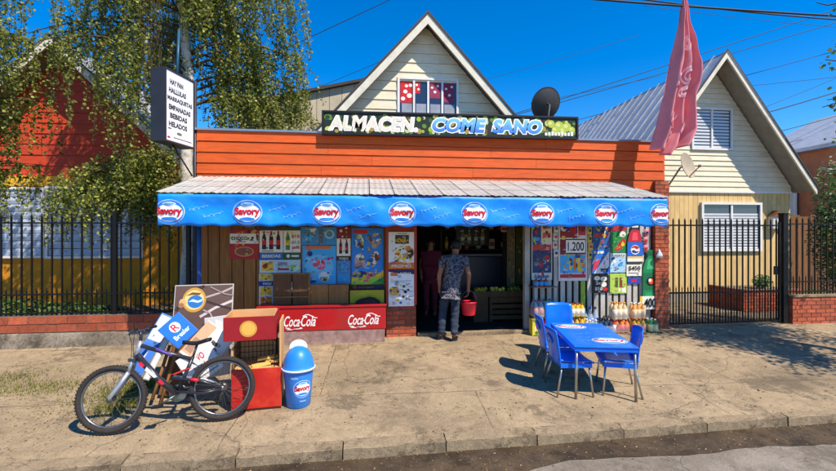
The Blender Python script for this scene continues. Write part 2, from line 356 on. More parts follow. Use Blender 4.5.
# sparse grass at the left of the pavement
GRASS = leaf_mat('thin_grass', (70, 84, 26), (150, 150, 60), .3); b = MB(GRASS)
def blades(n, cx, cy, sx, sy, h):
    for _ in range(n):
        xx = random.gauss(cx, sx); yy = random.gauss(cy, sy)
        if yy < 4.25 or yy > 7.25: continue
        z0 = pz(xx, yy) - .004; hh = h * random.uniform(.35, 1.15); a = random.uniform(0, 6.28); w = .004; dx, dy = math.cos(a), math.sin(a); le = random.uniform(.1, .8) * hh
        b.add([(xx - dy * w, yy + dx * w, z0), (xx + dy * w, yy - dx * w, z0), (xx + dx * le * .4 + dy * w * .6, yy + dy * le * .4, z0 + hh * .6), (xx + dx * le, yy + dy * le, z0 + hh)], [(0, 1, 2), (0, 2, 3)])
for (u, v, sx, sy, n, h) in ((20, 392, .45, .10, 700, .04), (60, 385, .3, .10, 500, .045), (95, 400, .22, .16, 300, .05), (128, 392, .16, .12, 600, .08), (118, 408, .12, .1, 400, .09), (8, 380, .3, .2, 700, .05), (150, 385, .12, .1, 400, .09)):
    p = G(u, v); blades(n, p.x, p.y, sx, sy, h)
b.build('grass', label='thin patchy grass growing on the dirt at the left of the pavement', cat='grass', kind='stuff')

# ================================================================ houses
def siding(parent, fr, poly_at, y0, y1, step, m, name='board', lap=.016, base=.012, jmax=0):
    """horizontal boards clipped by poly_at(y) -> list of (xa, xb) runs; each board a wedge-shaped piece"""
    y = y0
    while y < y1 - .01:
        t = min(y + step, y1)
        for run0, run1 in zip(poly_at(y, (y + t) / 2), poly_at(t, (y + t) / 2)):
            a0, b0 = run0; a1, b1 = run1
            if b0 - a0 < .03: continue
            if b1 - a1 < .01: a1 = b1 = (a1 + b1) / 2; b1 += .005; a1 -= .005
            bb = MB(m); g = .004
            jt = random.uniform(0, .004); base_ = base; base = base + jt; vs = [fr.p(a0, y, base), fr.p(b0, y, base), fr.p(b1, t - g, base), fr.p(a1, t - g, base),
                  fr.p(a0, y, base + lap + .008), fr.p(b0, y, base + lap + .008), fr.p(b1, t - g, base + .006), fr.p(a1, t - g, base + .006)]
            bb.add(vs, [(0, 3, 2, 1), (4, 5, 6, 7), (0, 1, 5, 4), (1, 2, 6, 5), (2, 3, 7, 6), (3, 0, 4, 7)]); bb.build(name, parent); base = base_
        y = t
def cut(runs, holes, y):                                       # take window openings out of board runs
    out = list(runs)
    for (x0, y0, x1, y1) in holes:
        if y0 - .03 <= y <= y1 + .03:
            nx = []
            for a, c in out:
                nx += [(a, min(c, x0)), (max(a, x1), c)]
            out = nx
    return out
GLASS = mat('window_glass', (46, 58, 76), .06, var=.1, spec=.8)
FRAMEW = mat('white_window_frame', (226, 224, 216), .45, var=.06)
def window(parent, fr, x0, y0, x1, y1, cols=2, rows=1, m=None, fw=.045, name='window', pane=None, depth=.07):
    m = m or FRAMEW; b = MB(m)
    for a in ((x0 - fw, x1 + fw, y0 - fw, y0), (x0 - fw, x1 + fw, y1, y1 + fw), (x0 - fw, x0, y0, y1), (x1, x1 + fw, y0, y1)): b.fbox(fr, a[0], a[1], a[2], a[3], 0, depth)
    w = b.build(name, parent); 
    for i in range(cols):
        for j in range(rows):
            a = x0 + (x1 - x0) * i / cols; c = x0 + (x1 - x0) * (i + 1) / cols; d = y0 + (y1 - y0) * j / rows; e = y0 + (y1 - y0) * (j + 1) / rows
            g = MB(pane or GLASS); g.fbox(fr, a + .002, c - .002, d + .002, e - .002, .012, .02); g.build('pane', w)
    b = MB(m)
    for i in range(1, cols):
        a = x0 + (x1 - x0) * i / cols; b.fbox(fr, a - fw * .45, a + fw * .45, y0, y1, .005, depth * .8)
    for j in range(1, rows):
        a = y0 + (y1 - y0) * j / rows; b.fbox(fr, x0, x1, a - fw * .3, a + fw * .3, .004, depth * .7)
    if b.v: b.build('mullion', w)
    return w
CREAM = mat('cream_board_paint', (232, 218, 186), .6, var=.07, scale=3, stretch=(1, 1, 6), bump=.15, objvar=.05, dirt=(150, 140, 120), dirtamt=.3)
RAKE = mat('cream_bargeboard_paint', (222, 214, 192), .55, var=.08, dirt=(120, 112, 100), dirtamt=.35)
SOFFIT = mat('grey_soffit', (150, 142, 126), .8, var=.15)
ZINC = mat('zinc_roof_sheet', (188, 190, 192), .42, metal=.35, var=.14, scale=3, stretch=(4, 1, 1), objvar=.06, dirt=(120, 112, 104), dirtamt=.35)
ROOFD = mat('dark_roof_edge', (66, 60, 56), .7, var=.2)

def gable_house(parent, Y, xl, xr, ax, az, ez, depth, over, rake_w, side_over, m_board, step, holes, z0, fascia_m=None, roof_m=None, seams=0, y_over=None):
    """front gable wall facing the street at y=Y, walls xl..xr, apex of the roof's edge (ax,az), wall-plate height ez"""
    fr = Fr((0, Y, 0)); sl = (az - ez) / (xr + side_over - ax); sll = (az - ez) / (ax - (xl - side_over))
    fm = fascia_m or RAKE
    top_in = az - .16
    def runs(y, mid):
        a = ax - max(0, (top_in - y)) / sll; c = ax + max(0, (top_in - y)) / sl
        return cut([(max(xl, a), min(xr, c))], holes, mid)
    wl = MB(SOFFIT)                                             # wall core behind the boards
    zz = [p for p in ((xl, z0), (xr, z0), (xr, min(top_in, top_in - (xr - ax) * sl)), (ax, top_in), (xl, top_in - (ax - xl) * sll))]
    wl.prism(fr, zz, -.12, -.01)
    wl.box(xl, xl + .1, Y + .12, Y + depth, z0, ez + .1); wl.box(xr - .1, xr, Y + .12, Y + depth, z0, ez + .1)
    wl.build('wall', parent)
    siding(parent, fr, runs, z0, top_in - .03, step, m_board)
    for sgn, s, xe in ((-1, sll, xl - side_over), (1, sl, xr + side_over)):
        f0 = Fr((0, Y - over, 0)); ze = az - abs(xe - ax) * s
        n = seams or 1; run = abs(xe - ax); nrm = Vector((sgn * s, 0, 1)).normalized()
        rf = None
        L = depth + over + .3
        base = MB(SOFFIT); base.prism(f0, [(ax, az - .10), (xe, ze - .10), (xe, ze - .03), (ax, az - .03)], -.03, -L); rf = base.build('roof', parent)
        k = max(1, int(L / .82))
        for i in range(k):                                     # roofing sheets running up the slope
            y0 = Y - over - .03 + L * i / k; y1 = Y - over - .03 + L * (i + 1) / k - .004
            sh = MB(roof_m or ZINC); f1 = Fr((0, y0, 0))
            sh.prism(f1, [(ax - sgn * .01, az - .025), (xe + sgn * .05, ze - .025 - .05 * s), (xe + sgn * .05, ze - .012 - .05 * s), (ax - sgn * .01, az - .012)], 0, -(y1 - y0))
            for rb in (.02, .42):
                sh.prism(Fr((0, y0 + rb, 0)), [(ax, az - .013), (xe + sgn * .05, ze - .013 - .05 * s), (xe + sgn * .05, ze + .025 - .05 * s), (ax, az + .025)], 0, -.035)
            sh.build('roof_sheet', rf)
        fa = MB(fm)                                             # bargeboard on the gable edge
        t = rake_w
        fa.prism(f0, [(ax, az - .035), (xe, ze - .035), (xe, ze - .035 - t), (ax, az - .035 - t)], -.035, .01)
        bo = fa.build('bargeboard', parent)
        ed = MB(ROOFD); ed.prism(f0, [(ax, az + .03), (xe + sgn * .05, ze + .03 - .05 * s), (xe + sgn * .05, ze - .03 - .05 * s), (ax, az - .03)], .011, .03); ed.build('roof_edge', bo)
    return fr

# ---- the cream gabled house behind the shop
YH = 9.5; ap = P(428, 12, YH - .36); e1 = P(515, 115, YH - .36)
slo = (ap.z - e1.z) / (e1.x - ap.x); hw = 3.0
house = empty('gabled_house', (ap.x, YH, 0), label='cream boarded house with steep gable rising behind the shop', cat='house')
w0 = P(399.5, 115, YH); w1 = P(456, 82, YH)
fr = gable_house(house, YH, ap.x - hw + .3, ap.x + hw - .3, ap.x, ap.z, ap.z - slo * hw, 6, .36, .22, .3, CREAM, .215, [(w0.x, w0.z, w1.x, w1.z)], 2.2, roof_m=ROOFD)
win = window(house, fr, w0.x, w0.z, w1.x, w1.z, cols=4, rows=1, fw=.05, depth=.06)
cu = MB(mat('red_curtain', (205, 30, 40), .8, var=.25, scale=12)); ww = w1.x - w0.x; hh = w1.z - w0.z
pa = WHITE; ex = Fr((w0.x, YH, w0.z))
cu.rect(ex, .02, .35 * hh, .235 * ww, hh - .01, .0225); cu.rect(ex, .265 * ww, .62 * hh, .36 * ww, hh - .03, .0225); cu.rect(ex, .53 * ww, .5 * hh, .72 * ww, hh - .02, .0225, mat('plum_curtain', (146, 50, 80), .8)); cu.rect(ex, .77 * ww, .4 * hh, .96 * ww, hh - .02, .0225, mat('plum_curtain', (146, 50, 80), .8))
for a, c, d in ((.1, .66, .05), (.17, .55, .06), (.06, .46, .05), (.12, .82, .04), (.19, .84, .04), (.30, .86, .03), (.33, .74, .03), (.57, .8, .03), (.62, .68, .035), (.67, .85, .03), (.82, .78, .03), (.88, .6, .035), (.92, .84, .03)): cu.ell(ex, a * ww, c * hh, d, d * .9, .0245, pa, 9)
for i in range(4): cu.rect(ex, .02 + .25 * ww * i + .03, .03, .25 * ww * (i + 1) - .04, .33 * hh, .0222, mat('white_net_curtain', (146, 152, 164), .9))
cu.build('curtain', win)
b = MB(RAKE); b.fbox(fr, w0.x - .08, w1.x + .08, w0.z - .1, w0.z - .05, 0, .1); b.build('window_sill', house)

# ---- beige side extension left of it
q0 = P(308, 93, 10.3); q1 = P(366, 81.5, 10.3)
ext = empty('side_extension', (q0.x - 1, 10.3, 0), label='pale beige panelled extension left of the cream gable', cat='building')
xa = q0.x - 1.6; sl2 = (q1.z - q0.z) / (q1.x - q0.x); xb = q1.x + .6
PAN = mat('beige_panel', (196, 184, 160), .7, var=.1, scale=3, objvar=.05, dirt=(120, 110, 96), dirtamt=.3)
zt = lambda x: q0.z + (x - q0.x) * sl2
b = MB(SOFFIT); b.prism(Fr((0, 10.34, 0)), [(xa, 0), (xb, 0), (xb, zt(xb)), (xa, zt(xa))], -3, 0); b.build('wall', ext)
x = xa
while x < xb - .02:
    x1 = min(x + .3, xb); b = MB(PAN); f2 = Fr((0, 10.34, 0))
    for z0, z1, o_ in ((2.0, 4.62, .03), (4.625, 0, .02)):
        t0 = zt(x) if not z1 else z1; t1 = zt(x1) if not z1 else z1
        b.prism(f2, [(x + .006, z0), (x1 - .006, z0), (x1 - .006, t1), (x + .006, t0)], .002, o_)
    b.build('panel', ext); x = x1
b = MB(ROOFD); b.prism(Fr((0, 10.26, 0)), [(xa, zt(xa)), (xb, zt(xb)), (xb, zt(xb) + .07), (xa, zt(xa) + .07)], -3.2, .05); b.build('roof', ext)

# ---- white and yellow house on the right
YR = 10.0
rh = empty('two_colour_house', (9.3, YR, 0), label='house with white boarded gable above yellow boards behind the black gate', cat='house')
ar = P(727, 50, YR - .55); er = P(817, 187, YR - .55)
slr = (ar.z - er.z) / (er.x - ar.x); xr_ = P(790, 250, YR).x; so_ = er.x - xr_; xl_ = ar.x - (xr_ - ar.x); zsp = P(735, 192, YR).z
u0 = P(692, 148, YR); u1 = P(729, 111, YR); l0 = P(702, 249, YR); l1 = P(758, 205, YR)
fr = gable_house(rh, YR, xl_, xr_, ar.x, ar.z, er.z, 9, .55, .16, so_, CREAM, .135, [(u0.x, u0.z, u1.x, u1.z), (-99, -5, 99, zsp - .14)], zsp)
YB = mat('yellow_board_paint', (220, 186, 124), .65, var=.09, scale=3, stretch=(5, 5, 1), objvar=.07, dirt=(150, 112, 60), dirtamt=.3)
b = MB(SOFFIT); b.box(xl_, xr_, YR + .03, YR + .12, -.02, zsp); b.build('wall', rh)
x = xl_
while x < xr_ - .02:
    x1 = min(x + .128, xr_)
    for z0, z1 in ([(0, zsp - .03)] if not (l0.x - .05 < (x + x1) / 2 < l1.x + .05) else [(0, l0.z - .05), (l1.z + .05, zsp - .03)]):
        b = MB(YB); b.box(x + .004, x1 - .004, YR - .006, YR + .03, z0, z1); b.build('board', rh)
    x = x1
b = MB(FRAMEW); b.box(xl_ - .02, xr_ + .02, YR - .05, YR + .01, zsp - .03, zsp + .02); b.build('trim', rh)
wu = window(rh, fr, u0.x, u0.z, u1.x, u1.z, cols=2, fw=.05)
wl = window(rh, fr, l0.x, l0.z, l1.x, l1.z, cols=2, fw=.06)
BLIND = mat('white_blind', (206, 208, 210), .6, var=.05)
for ww_, a, c, nn in ((wu, u0, u1, 12), (wl, l0, l1, 16)):
    for i in range(nn):
        if nn == 16 and i > 12 : continue
        z = a.z + (c.z - a.z) * (i + .5) / nn; b = MB(BLIND); b.box(a.x + .02, c.x - .02, YR - .026, YR - .022, z - .028, z + .022); b.build('blind_slat', ww_)
p = P(772, 222, YR); b = MB(C(205, 205, 200)); b.box(p.x - .13, p.x + .13, YR - .16, YR - .007, p.z - .18, p.z + .14); b.prism(Fr((0, YR - .17, 0)), [(p.x - .16, p.z + .14), (p.x + .16, p.z + .14), (p.x, p.z + .30)], -.16, .02, C(120, 78, 46)); b.build('meter_box', rh)
p = P(742, 320, 9.6); b = MB(BLACK); b.box(xl_, xr_, YR - .03, YR + .0, -.02, .22, mat('plinth', (150, 140, 124), .9)); b.build('plinth', rh)

# ---- red gabled house on the left
YL = 11.2
al = P(50, 34, YL - .6)
lh = empty('red_house', (al.x, YL, 0), label='red boarded house with white roof edges behind the birch tree', cat='house')
REDB = mat('red_orange_board_paint', (200, 68, 32), .6, var=.12, scale=3, stretch=(1, 1, 6), objvar=.07, dirt=(120, 36, 20), dirtamt=.3)
MUST = mat('ochre_render', (206, 134, 22), .85, var=.16, scale=5, bump=.6, bscale=18, dirt=(120, 78, 26), dirtamt=.35)
zb = P(10, 176, YL).z; zb0 = P(10, 186, YL).z; hwL = 4.1
sll_ = .98
fr = gable_house(lh, YL, al.x - hwL + .4, al.x + hwL - .4, al.x, al.z, al.z - sll_ * hwL, 7, .6, .2, .4, REDB, .26, [(-99, -5, 99, zb - .27)], zb)
b = MB(MUST); b.box(al.x - 3.7, al.x + 3.9, YL - .012, YL + .2, -.02, zb0); b.build('rendered_wall', lh)
b = MB(mat('yellow_trim', (236, 176, 40), .6, var=.1)); b.box(al.x - 3.75, al.x + 3.9, YL - .07, YL + .01, zb0, zb); b.build('trim', lh)
SHUT = mat('grey_blue_shutter', (176, 188, 204), .5, var=.1, scale=3, objvar=.05)
for (ua, ub) in ((-60, 44), (50, 142)):
    a = P(ua, 256, YL); c = P(ub, 190, YL); w_ = window(lh, Fr((0, YL - .012, 0)), a.x, a.z, c.x, c.z, cols=1, fw=.06, depth=.08)
    n = 9
    for i in range(n):
        z0 = a.z + (c.z - a.z) * i / n; z1 = a.z + (c.z - a.z) * (i + 1) / n; s_ = MB(SHUT)
        s_.prism(Fr((a.x + .01, YL - .04, 0), (0, -1, 0), (0, 0, 1), (1, 0, 0)), [(0, z0 + .006), (.012, z0 + .012), (.026, (z0 + z1) / 2), (.012, z1 - .012), (0, z1 - .006)], 0, c.x - a.x - .02); s_.build('shutter_slat', w_)

# ---- far houses at the right edge
fh = empty('grey_roofed_house', (14.6, 13, 0), label='white walled house with grey metal roof right of the yellow house', cat='house')
a = P(793, 175, 13.0); c = P(852, 140, 13.0)
WW = mat('white_render', (212, 212, 208), .8, var=.1)
b = MB(WW); b.box(a.x - .3, a.x + 5, 13.0, 18, -.02, a.z); b.build('wall', fh)
zr = P(820, 141, 15.5).z
b = MB(SOFFIT); b.prism(Fr((a.x - .5, 0, 0), (0, 1, 0), (0, 0, 1), (1, 0, 0)), [(12.7, a.z - .02), (15.5, zr), (18.3, a.z - .02), (18.3, a.z - .1), (15.5, zr - .1), (12.7, a.z - .1)], 0, 5.6); rf = b.build('roof', fh)
for i in range(9):
    b = MB(ZINC); b.prism(Fr((a.x - .5 + i * .62, 0, 0), (0, 1, 0), (0, 0, 1), (1, 0, 0)), [(12.65, a.z - .03), (15.5, zr + .005), (15.5, zr + .04), (12.65, a.z + .02)], 0, .6); b.build('roof_sheet', rf)
w_ = window(fh, Fr((0, 13, 0)), P(795, 215, 13).x, P(795, 215, 13).z, P(803, 205, 13).x, P(800, 193, 13).z, cols=1, fw=.06)
fo = empty('orange_house', (17, 12, 0), label='orange walled house with grey eaves at the right edge', cat='house')
a = P(829, 158, 12.0); ORW = mat('orange_render', (172, 108, 74), .85, var=.12, bump=.3)
b = MB(ORW); b.box(a.x, a.x + 6, 12, 14.5, -.02, P(825, 147, 12).z); b.build('wall', fo)
zt_ = P(830, 147, 12).z
b = MB(ZINC); b.prism(Fr((0, 11.5, 0)), [(a.x - .35, zt_ - .05), (a.x + 3, zt_ + 1.6), (a.x + 6.4, zt_ - .05), (a.x + 6.4, zt_ + .07), (a.x + 3, zt_ + 1.75), (a.x - .35, zt_ + .07)], -3.4, 0); b.build('roof', fo)
b = MB(mat('brown_eave', (120, 66, 40), .7)); b.prism(Fr((0, 11.48, 0)), [(a.x - .35, zt_ - .05), (a.x + 3, zt_ + 1.6), (a.x + 3, zt_ + 1.4), (a.x - .35, zt_ - .22)], 0, .04); b.build('bargeboard', fo)
z1 = P(820, 178, 11.5).z
b = MB(mat('grey_tile', (150, 140, 130), .8, var=.2)); b.prism(Fr((a.x - .3, 0, 0), (0, 1, 0), (0, 0, 1), (1, 0, 0)), [(10.9, z1 - .1), (12, z1 + .35), (12, z1 + .42), (10.85, z1 - .04)], 0, 6); b.build('porch_roof', fo)
wf = empty('wooden_fence', (13.5, 10.8, 0), label='weathered brown plank fence behind the black gate', cat='fence')
PLK = mat('weathered_plank', (122, 84, 52), .85, var=.25, scale=4, stretch=(6, 6, 1), objvar=.2, bump=.3)
x = P(786, 220, 10.8).x
while x < P(850, 220, 10.8).x:
    b = MB(PLK); zt_ = P(800, 216, 10.8).z + random.uniform(-.05, .05); b.box(x, x + .19, 10.8 + random.uniform(0, .02), 10.83, -.02, zt_); b.build('plank', wf); x += .2
b = MB(PLK); b.box(P(786, 220, 10.8).x, P(850, 220, 10.8).x, 10.85, 10.9, 1.3, 1.38); b.build('rail', wf)
# ================================================================ THE SHOP
YW = 7.45
XL = P(197, 150, YW).x; XR = P(664, 150, YW).x; ZT = P(430, 136.5, YW).z
shop = empty('shop_building', ((XL + XR) / 2, YW, 0), label='red boarded corner shop with open door under a blue awning', cat='shop')
ORB = mat('orange_red_board_paint', (206, 82, 15), .65, var=.22, scale=3, stretch=(1, 1, 9), bump=.3, bscale=30, objvar=.10, dirt=(184, 92, 30), dirtamt=.5, dirtscale=1.6)
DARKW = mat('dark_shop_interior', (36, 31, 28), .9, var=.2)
zA = 2.42                                                       # underside of the boarded front, hidden by the awning
step = (ZT - zA) / 6
cuts = [XL, XL + 2.4, XL + 4.6, XL + 6.9, XR]
for r in range(6):
    cs = [XL] + [c + (.9 if r % 2 else -.2) + random.uniform(-.3, .3) for c in (XL + 2.3, XL + 5.0)] + [XR]
    for a, c in zip(cs, cs[1:]):
        z0 = zA + r * step + random.uniform(-.003, .003); b = MB(ORB); f = Fr((0, YW, 0)); g = .007
        b.add([f.p(a + .002, z0 + g, 0), f.p(c - .002, z0 + g, 0), f.p(c - .002, z0 + step, 0), f.p(a + .002, z0 + step, 0), f.p(a + .002, z0 + g, .028), f.p(c - .002, z0 + g, .028), f.p(c - .002, z0 + step, .013), f.p(a + .002, z0 + step, .013)],
              [(0, 3, 2, 1), (4, 5, 6, 7), (0, 1, 5, 4), (1, 2, 6, 5), (2, 3, 7, 6), (3, 0, 4, 7)]); b.build('board', shop)
b = MB(mat('galvanised_flashing', (150, 160, 170), .35, metal=.6, var=.1)); b.box(XL - .02, XR + .02, YW - .045, YW + .12, ZT, ZT + .035); b.build('flashing', shop)
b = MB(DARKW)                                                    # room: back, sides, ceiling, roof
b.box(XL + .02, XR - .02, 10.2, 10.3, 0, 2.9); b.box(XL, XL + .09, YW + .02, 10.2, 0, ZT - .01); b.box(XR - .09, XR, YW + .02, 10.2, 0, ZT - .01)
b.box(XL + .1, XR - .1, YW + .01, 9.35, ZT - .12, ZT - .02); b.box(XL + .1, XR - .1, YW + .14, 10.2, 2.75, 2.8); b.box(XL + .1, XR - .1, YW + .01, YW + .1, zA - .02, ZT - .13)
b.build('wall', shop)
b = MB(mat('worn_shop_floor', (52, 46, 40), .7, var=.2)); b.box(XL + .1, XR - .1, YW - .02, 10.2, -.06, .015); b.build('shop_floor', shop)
xd0 = P(418, 250, YW).x; xd1 = P(526, 250, YW).x
b = MB(KERBM); b.box(xd0 - .02, xd1 + .05, YW - .16, YW - .02, -.10, .03); b.build('door_step', shop, bevel=.012)
b = MB(mat('peeling_white_post', (176, 170, 158), .7, var=.2, dirt=(90, 80, 70))); xp = P(526.5, 250, YW).x; b.box(xp - .05, xp + .05, YW - .05, YW + .06, -.02, 2.5); b.build('door_post', shop, bevel=.006)
# left of the door: upright brown planks
BRW = mat('varnished_brown_plank', (146, 92, 34), .6, var=.28, scale=3, stretch=(7, 7, 1), objvar=.22, bump=.2)
x = XL + .02; xq = P(387, 250, YW).x
while x < xq - .03:
    w_ = random.uniform(.16, .2); b = MB(BRW); b.box(x, min(x + w_ - .014, xq), YW - .02 + random.uniform(0, .008), YW + .03, -.03, 2.45); b.build('plank', shop); x += w_
# brick pier with red painted casing left of the door
pa_ = P(386.5, 250, YW - .12).x; pb_ = P(416, 250, YW - .12).x
bricks(shop, (pa_, YW - .12, -.06), (1, 0, 0), pb_ - pa_, P(400, 306, YW - .12).z + .06, .2, bw=.21, bh=.065)
CAS = mat('red_painted_casing', (170, 52, 26), .5, var=.12)
zc = P(400, 306, YW - .12).z
b = MB(CAS); b.box(pa_, pb_, YW - .115, YW + .05, zc + .004, 2.42); b.box(pa_ - .01, pa_ + .05, YW - .14, YW - .115, zc + .02, 2.42); b.box(pb_ - .05, pb_ + .01, YW - .14, YW - .115, zc + .02, 2.42); b.build('pier_casing', shop)
# right of the door: weathered white pickets in front of a dark sheet standing in for the unlit interior
xw0 = P(531, 250, YW).x; xw1 = P(655, 250, YW).x
b = MB(DARKW); b.box(xw0, xw1, YW + .03, YW + .08, -.03, 2.45); b.build('dark_interior_sheet', shop)
PK = mat('weathered_white_picket', (186, 182, 172), .75, var=.18, scale=4, stretch=(8, 8, 1), objvar=.14, dirt=(96, 86, 74), dirtamt=.6)
PKG = mat('green_picket', (150, 180, 70), .7, var=.18, objvar=.1)
i = 0; x = xw0 + .04
while x < xw1 - .06:
    b = MB(PKG if i in (7,) else PK); t = random.uniform(-.006, .006); w_ = .085; b.box(x, x + w_, YW - .02 + random.uniform(0, .01), YW + .015, .10 + random.uniform(-.03, .03), 2.44); b.build('picket', shop); x += .132; i += 1
b = MB(MUST); 
bricks(shop, (xw0 + .1, YW - .05, -.06), (1, 0, 0), xw1 - xw0 - .1, .17, .1, bw=.21, bh=.065)
# brick pillar at the right end
pl0 = P(655.5, 250, YW - .1).x; pl1 = P(669.5, 250, YW - .1).x; zp = P(660, 181, YW - .1).z
pil = empty('brick_pillar', ((pl0 + pl1) / 2, YW, -.06), label='narrow brick pillar between the shop and the black gate', cat='pillar')
bricks(pil, (pl0, YW - .1, -.06), (1, 0, 0), pl1 - pl0, zp + .06, .24, bw=(pl1 - pl0) * .62, bh=.06)
bricks(pil, (pl0 + .0, YW + .14, -.06), (0, -1, 0), .23, zp + .06, .03, bw=.2, bh=.06, en=(-1, 0, 0))

# ---------------------------------------------------------------- awning: sheet roof, blue valance with badges, posts
YA = 6.42
aw = empty('awning', (1.2, YA, 0), label='pale sheet awning with blue printed valance along the shop front', cat='awning')
fl = P(157, 194, YA); fr2 = P(668, 196, YA); bl = P(196, 178.5, YW - .03); br = P(662, 181.5, YW - .03)
zf = (fl.z + fr2.z) / 2; zbk = (bl.z + br.z) / 2
fl = Vector((fl.x, YA, zf)); fr2 = Vector((fr2.x, YA, zf)); bl = Vector((bl.x + .06, YW - .035, zbk)); br = Vector((fr2.x - .35, YW - .035, zbk))
AWS = mat('pale_awning_sheet', (172, 169, 162), .5, var=.16, scale=3, objvar=.07, dirt=(130, 120, 104), dirtamt=.4)
NC, NR = 21, 3
def awp(s, t, h=0):
    p = (fl.lerp(fr2, s)).lerp(bl.lerp(br, s), t); n = Vector((0, -(zbk - zf), (YW - YA))).normalized(); return p + n * h
for i in range(NC):
    for j in range(NR):
        s0, s1 = i / NC, (i + 1) / NC; t0, t1 = j / NR - (.012 if j else .03), (j + 1) / NR; b = MB(AWS); vs = []; n = 16
        h0, h1 = .010 + .002 * random.random(), .004; s0 += .0008; s1 -= .0008; t1 -= .008
        for k in range(n + 1):
            s = s0 + (s1 - s0) * k / n; c = .010 * (abs(k / n - .5) * 2) ** 6 + .005 * math.sin(k / n * math.pi * 8)
            vs += [awp(s, t0, h0 + c), awp(s, t1, h1 + c), awp(s, t0, h0 + c - .006), awp(s, t1, h1 + c - .006)]
        fs = []
        for k in range(n): q = 4 * k; fs += [(q, q + 4, q + 5, q + 1), (q + 2, q + 3, q + 7, q + 6), (q, q + 2, q + 6, q + 4), (q + 1, q + 5, q + 7, q + 3)]
        fs += [(0, 1, 3, 2), (4 * n, 4 * n + 2, 4 * n + 3, 4 * n + 1)]
        b.add(vs, fs); b.build('roof_sheet', aw)
b = MB(mat('dark_sun_block', (60, 56, 52), .9)); b.add([awp(0.002, 0, -.004), awp(.998, 0, -.004), awp(.998, 1, -.004), awp(.002, 1, -.004), awp(0.002, 0, -.012), awp(.998, 0, -.012), awp(.998, 1, -.012), awp(.002, 1, -.012)], [(0, 1, 2, 3), (7, 6, 5, 4), (0, 4, 5, 1), (1, 5, 6, 2), (2, 6, 7, 3), (3, 7, 4, 0)]); b.build('sun_block_sheet', aw)  # added dark sheet that blocks sun streaks through the roof sheet gaps
BLUEP = mat('blue_painted_steel', (30, 78, 150), .4, var=.12, dirt=(60, 50, 46), dirtamt=.3)
b = MB(BLUEP); b.tube([fl + Vector((.03, .03, -.04)), fr2 + Vector((-.03, .03, -.04))], .02); b.tube([fl + Vector((.03, .03, -.035)), bl + Vector((.03, -.02, -.035))], .018)
b.tube([fr2 + Vector((-.03, .03, -.035)), br + Vector((-.0, -.02, -.035))], .018)
for s in (.2, .4, .6, .8): b.tube([awp(s, 0.03, -.03), awp(s, .97, -.03)], .015)
b.build('frame', aw)
px_ = P(199, 250, 7.05)
b = MB(BLUEP); b.tube([(px_.x, 7.05, -.06), (px_.x, 7.05, 2.5)], .035); b.build('post', aw)
# valance
CLOTH = mat('blue_valance_cloth', (6, 138, 236), .5, var=.10, scale=4, bump=.1, dirt=(70, 150, 216), dirtamt=.45, dirtscale=4)
zv1 = zf - .025; zv0 = P(430, 226.2, YA).z; NV = 260; MV = 10
vL, vR = fl.x + .02, fr2.x - .02
def vy(s, t): # folds and sag of the cloth
    x = s * 30
    return .012 * math.sin(x * 1.9 + t * 3) * (1 - t) + .034 * noise.noise((x * .45, t * 1.9 + x * .12, 1)) + .006 * noise.noise((x * 2.2 + t * 5, t * 4, 7)) * 1.3 - .01
def vp(s, t): return Vector((vL + (vR - vL) * s, YA - .015 + vy(s, t), zv0 + (zv1 - zv0) * t + (1 - t) * (.010 * math.sin(s * 150) + .012 * noise.noise((s * 25, 0, 3)))))
b = MB(CLOTH); b.add([vp(i / NV, j / MV) for i in range(NV + 1) for j in range(MV + 1)], [(i * (MV + 1) + j, (i + 1) * (MV + 1) + j, (i + 1) * (MV + 1) + j + 1, i * (MV + 1) + j + 1) for i in range(NV) for j in range(MV)], CLOTH, True)
sv = b.build('valance', aw); md = sv.modifiers.new('solid', 'SOLIDIFY'); md.thickness = .003
# end flaps closing the sides of the valance
for s_, nm in ((fl, 0), (fr2, 1)):
    bb = MB(CLOTH); x = s_.x + (.01 if nm == 0 else -.01); y1 = YA + .62
    bb.add([(x, YA + .01, zv0 + .03), (x, y1, zv0 + .08), (x, y1, zf + (zbk - zf) * .55), (x, YA + .01, zv1 - .01)], [(0, 1, 2, 3)])
    o_ = bb.build('side_flap', aw); o_.modifiers.new('solid', 'SOLIDIFY').thickness = .003
LB, SW_ = C(60, 150, 235), C(120, 182, 240)
def badge(b, fr, cx, cy, w, h, z, clip=0, txt='Savory', dz=.0012):
    b.disc(fr, cx, cy, w * .5, h * .5, z, C(206, 226, 246)); b.disc(fr, cx, cy, w * .48, h * .475, z + dz, C(40, 130, 222))
    b.disc(fr, cx, cy - h * .03, w * .44, h * .35, z + 2 * dz, C(238, 242, 246)); b.disc(fr, cx, cy - h * .27, w * .26, h * .07, z + 3 * dz, C(40, 130, 222))
    b.disc(fr, cx, cy + h * .33, w * .22, h * .07, z + 3 * dz, C(190, 216, 242)); b.disc(fr, cx, cy + h * .33, w * .17, h * .035, z + 4 * dz, C(90, 160, 228))
    b.text(fr, txt, cx - w * .43, cy - h * .19, cx + w * .43, cy + h * .20, z + 4 * dz, C(190, 12, 36), bold=.05)
class ClothFr:                                                  # frame lying on the valance cloth
    def p(s, x, y, z=0):
        t = min(1, max(0, (y - zv0) / (zv1 - zv0))); s_ = min(1, max(0, (x - vL) / (vR - vL))); q = vp(s_, t)
        return Vector((x if vL < x < vR else max(vL, min(vR, x)), q.y - .006 - z, y))
cf = ClothFr(); zm = (zv0 + zv1) / 2 - .03; random.seed(11)
us = [170.5, 248, 327, 402, 474, 541, 605, 660]
class SubFr:
    def __init__(s, base, ox, oy): s.b = base; s.ox = ox; s.oy = oy
    def p(s, x, y, z=0): return s.b.p(x + s.ox, y + s.oy, z)
